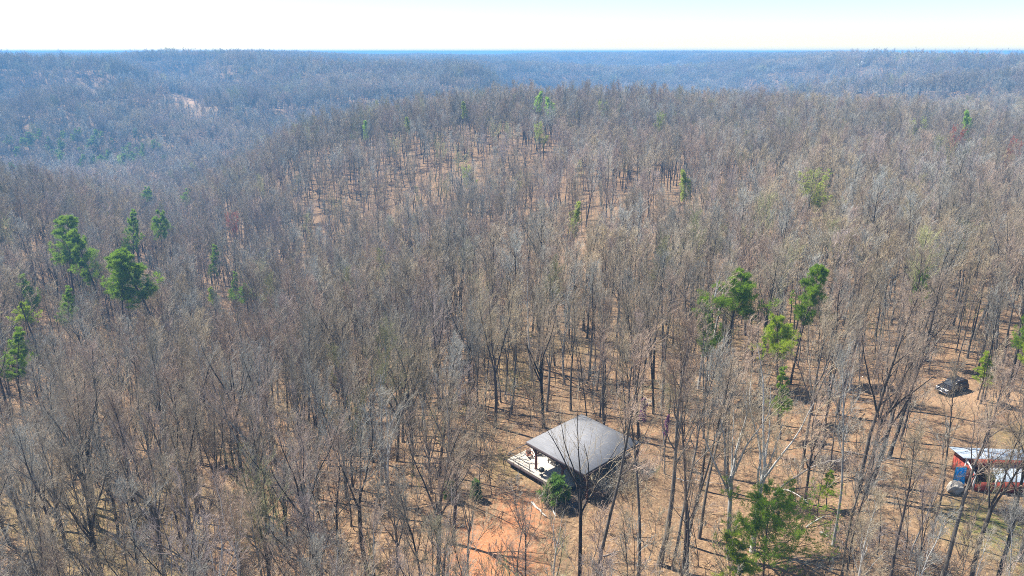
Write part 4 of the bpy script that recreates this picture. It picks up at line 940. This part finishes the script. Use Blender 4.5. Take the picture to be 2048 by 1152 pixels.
for r0, r1, step, base in ((620, 1350, 12, NK), (1350, 3300, 16.5, NK + 5)):
    X, Y = scatter(r0, r1, step, R_(40)); Z = ground_z(X, Y)
    bare = np.minimum(seg_dist(X, Y, STRIP) / 13, seg_dist(X, Y, STRIP2) / 12) < 1
    # the slope just below the open strips carries only low growth
    for S in (STRIP_PX, STRIP2_PX):
        u, vb = project(X, Y, Z); _, vt = project(X, Y, Z + 17); vs = np.interp(u, [p[0] for p in S], [p[1] for p in S])
        bare |= (u > S[0][0] - 4) & (u < S[-1][0] + 4) & (vt < vs + 4) & (vb > vs - 1) & (r0 > 0)
    u, vb = project(X, Y, Z); _, vt = project(X, Y, Z + 17); bare |= (np.abs(u - 1725) < 9) & (vt < 134) & (vb > 129)
    for x, y, z, b_ in zip(X, Y, Z, bare):
        if not b_: put(x, y, z, random.uniform(.85, 1.12), base + random.randrange(5), .0)
TREE_TOP = max(p[2] + 18.6 * q[2] for p, q in zip(pts, scl)); mass('woodland', 'leafless brown and mauve woodland covering the ridges and valleys to the horizon', 'woodland', src, pts, rot, scl, idx); print('woodland', len(pts))
us = []
for i in range(6):
    t, c, _ = make_tree('sapling', 400 + i, 4.5, 0); us.append(source('u%d_sapling' % i, [t, c]))
X, Y = scatter(34, 260, 2.4); pts, rot, scl, idx = [], [], [], []
for x, y in zip(X, Y):
    z = float(ground_z(x, y)); r = math.hypot(x, y); u, v = project(x, y, z + 1)
    if x > 6 and r < 110 and random.random() < .12: continue
    if math.hypot(x - PAV[0], y - PAV[1]) < 8.5 or (1010 < u < 1300 and 850 < v < 1010 and y < 76) or (1900 < u and 870 < v < 1010 and y < 80) or (1855 < u < 1935 and 745 < v < 850 and y < 108): continue
    if math.hypot((x - CLAY[0]) / 6, (y - CLAY[1]) / 7) < 1 and random.random() < .6: continue
    if random.random() < .14 and x > -20:
        put(x, y, z + .12, random.uniform(.5, 1.3), random.randrange(6)); rot[-1] = (random.choice((-1, 1)) * random.uniform(1.35, 1.5), 0, random.uniform(0, 6.28)); continue
    put(x, y, z, random.uniform(.5, 1.1) * random.choice((1, 1.4, 1.7, 2.1) if x < 4 else (1, 1, .7, 1.8)), random.randrange(6), .1)
mass('undergrowth', 'thin leafless saplings and brush growing under the bare trees', 'undergrowth', us, pts, rot, scl, idx); print('undergrowth', len(pts))

# ------------------------------------------------------------------ the air
hm = bpy.data.materials.new('pale_blue_air'); hm.use_nodes = True; nt = hm.node_tree; nt.nodes.remove(nt.nodes['Principled BSDF'])
pv = N(nt, 'ShaderNodeVolumePrincipled'); pv.inputs['Color'].default_value = (.22, .54, .98, 1); pv.inputs['Density'].default_value = .00038; pv.inputs['Anisotropy'].default_value = 0
nt.links.new(pv.outputs[0], nt.nodes['Material Output'].inputs['Volume'])
zmin = float(min(v.co.z for v in bpy.data.meshes['ground'].vertices)) - 1; zmax = max(50.0, max(v.co.z for v in bpy.data.meshes['ground'].vertices) + .5, TREE_TOP + .5); print('top of the air', zmax)
hz = MB(); hz.box((0, 0, (zmin + zmax) / 2), (29000, 29000, zmax - zmin)); tag(hz.obj('haze', hm), 'pale blue air over the far hills', 'haze', None, 'stuff')
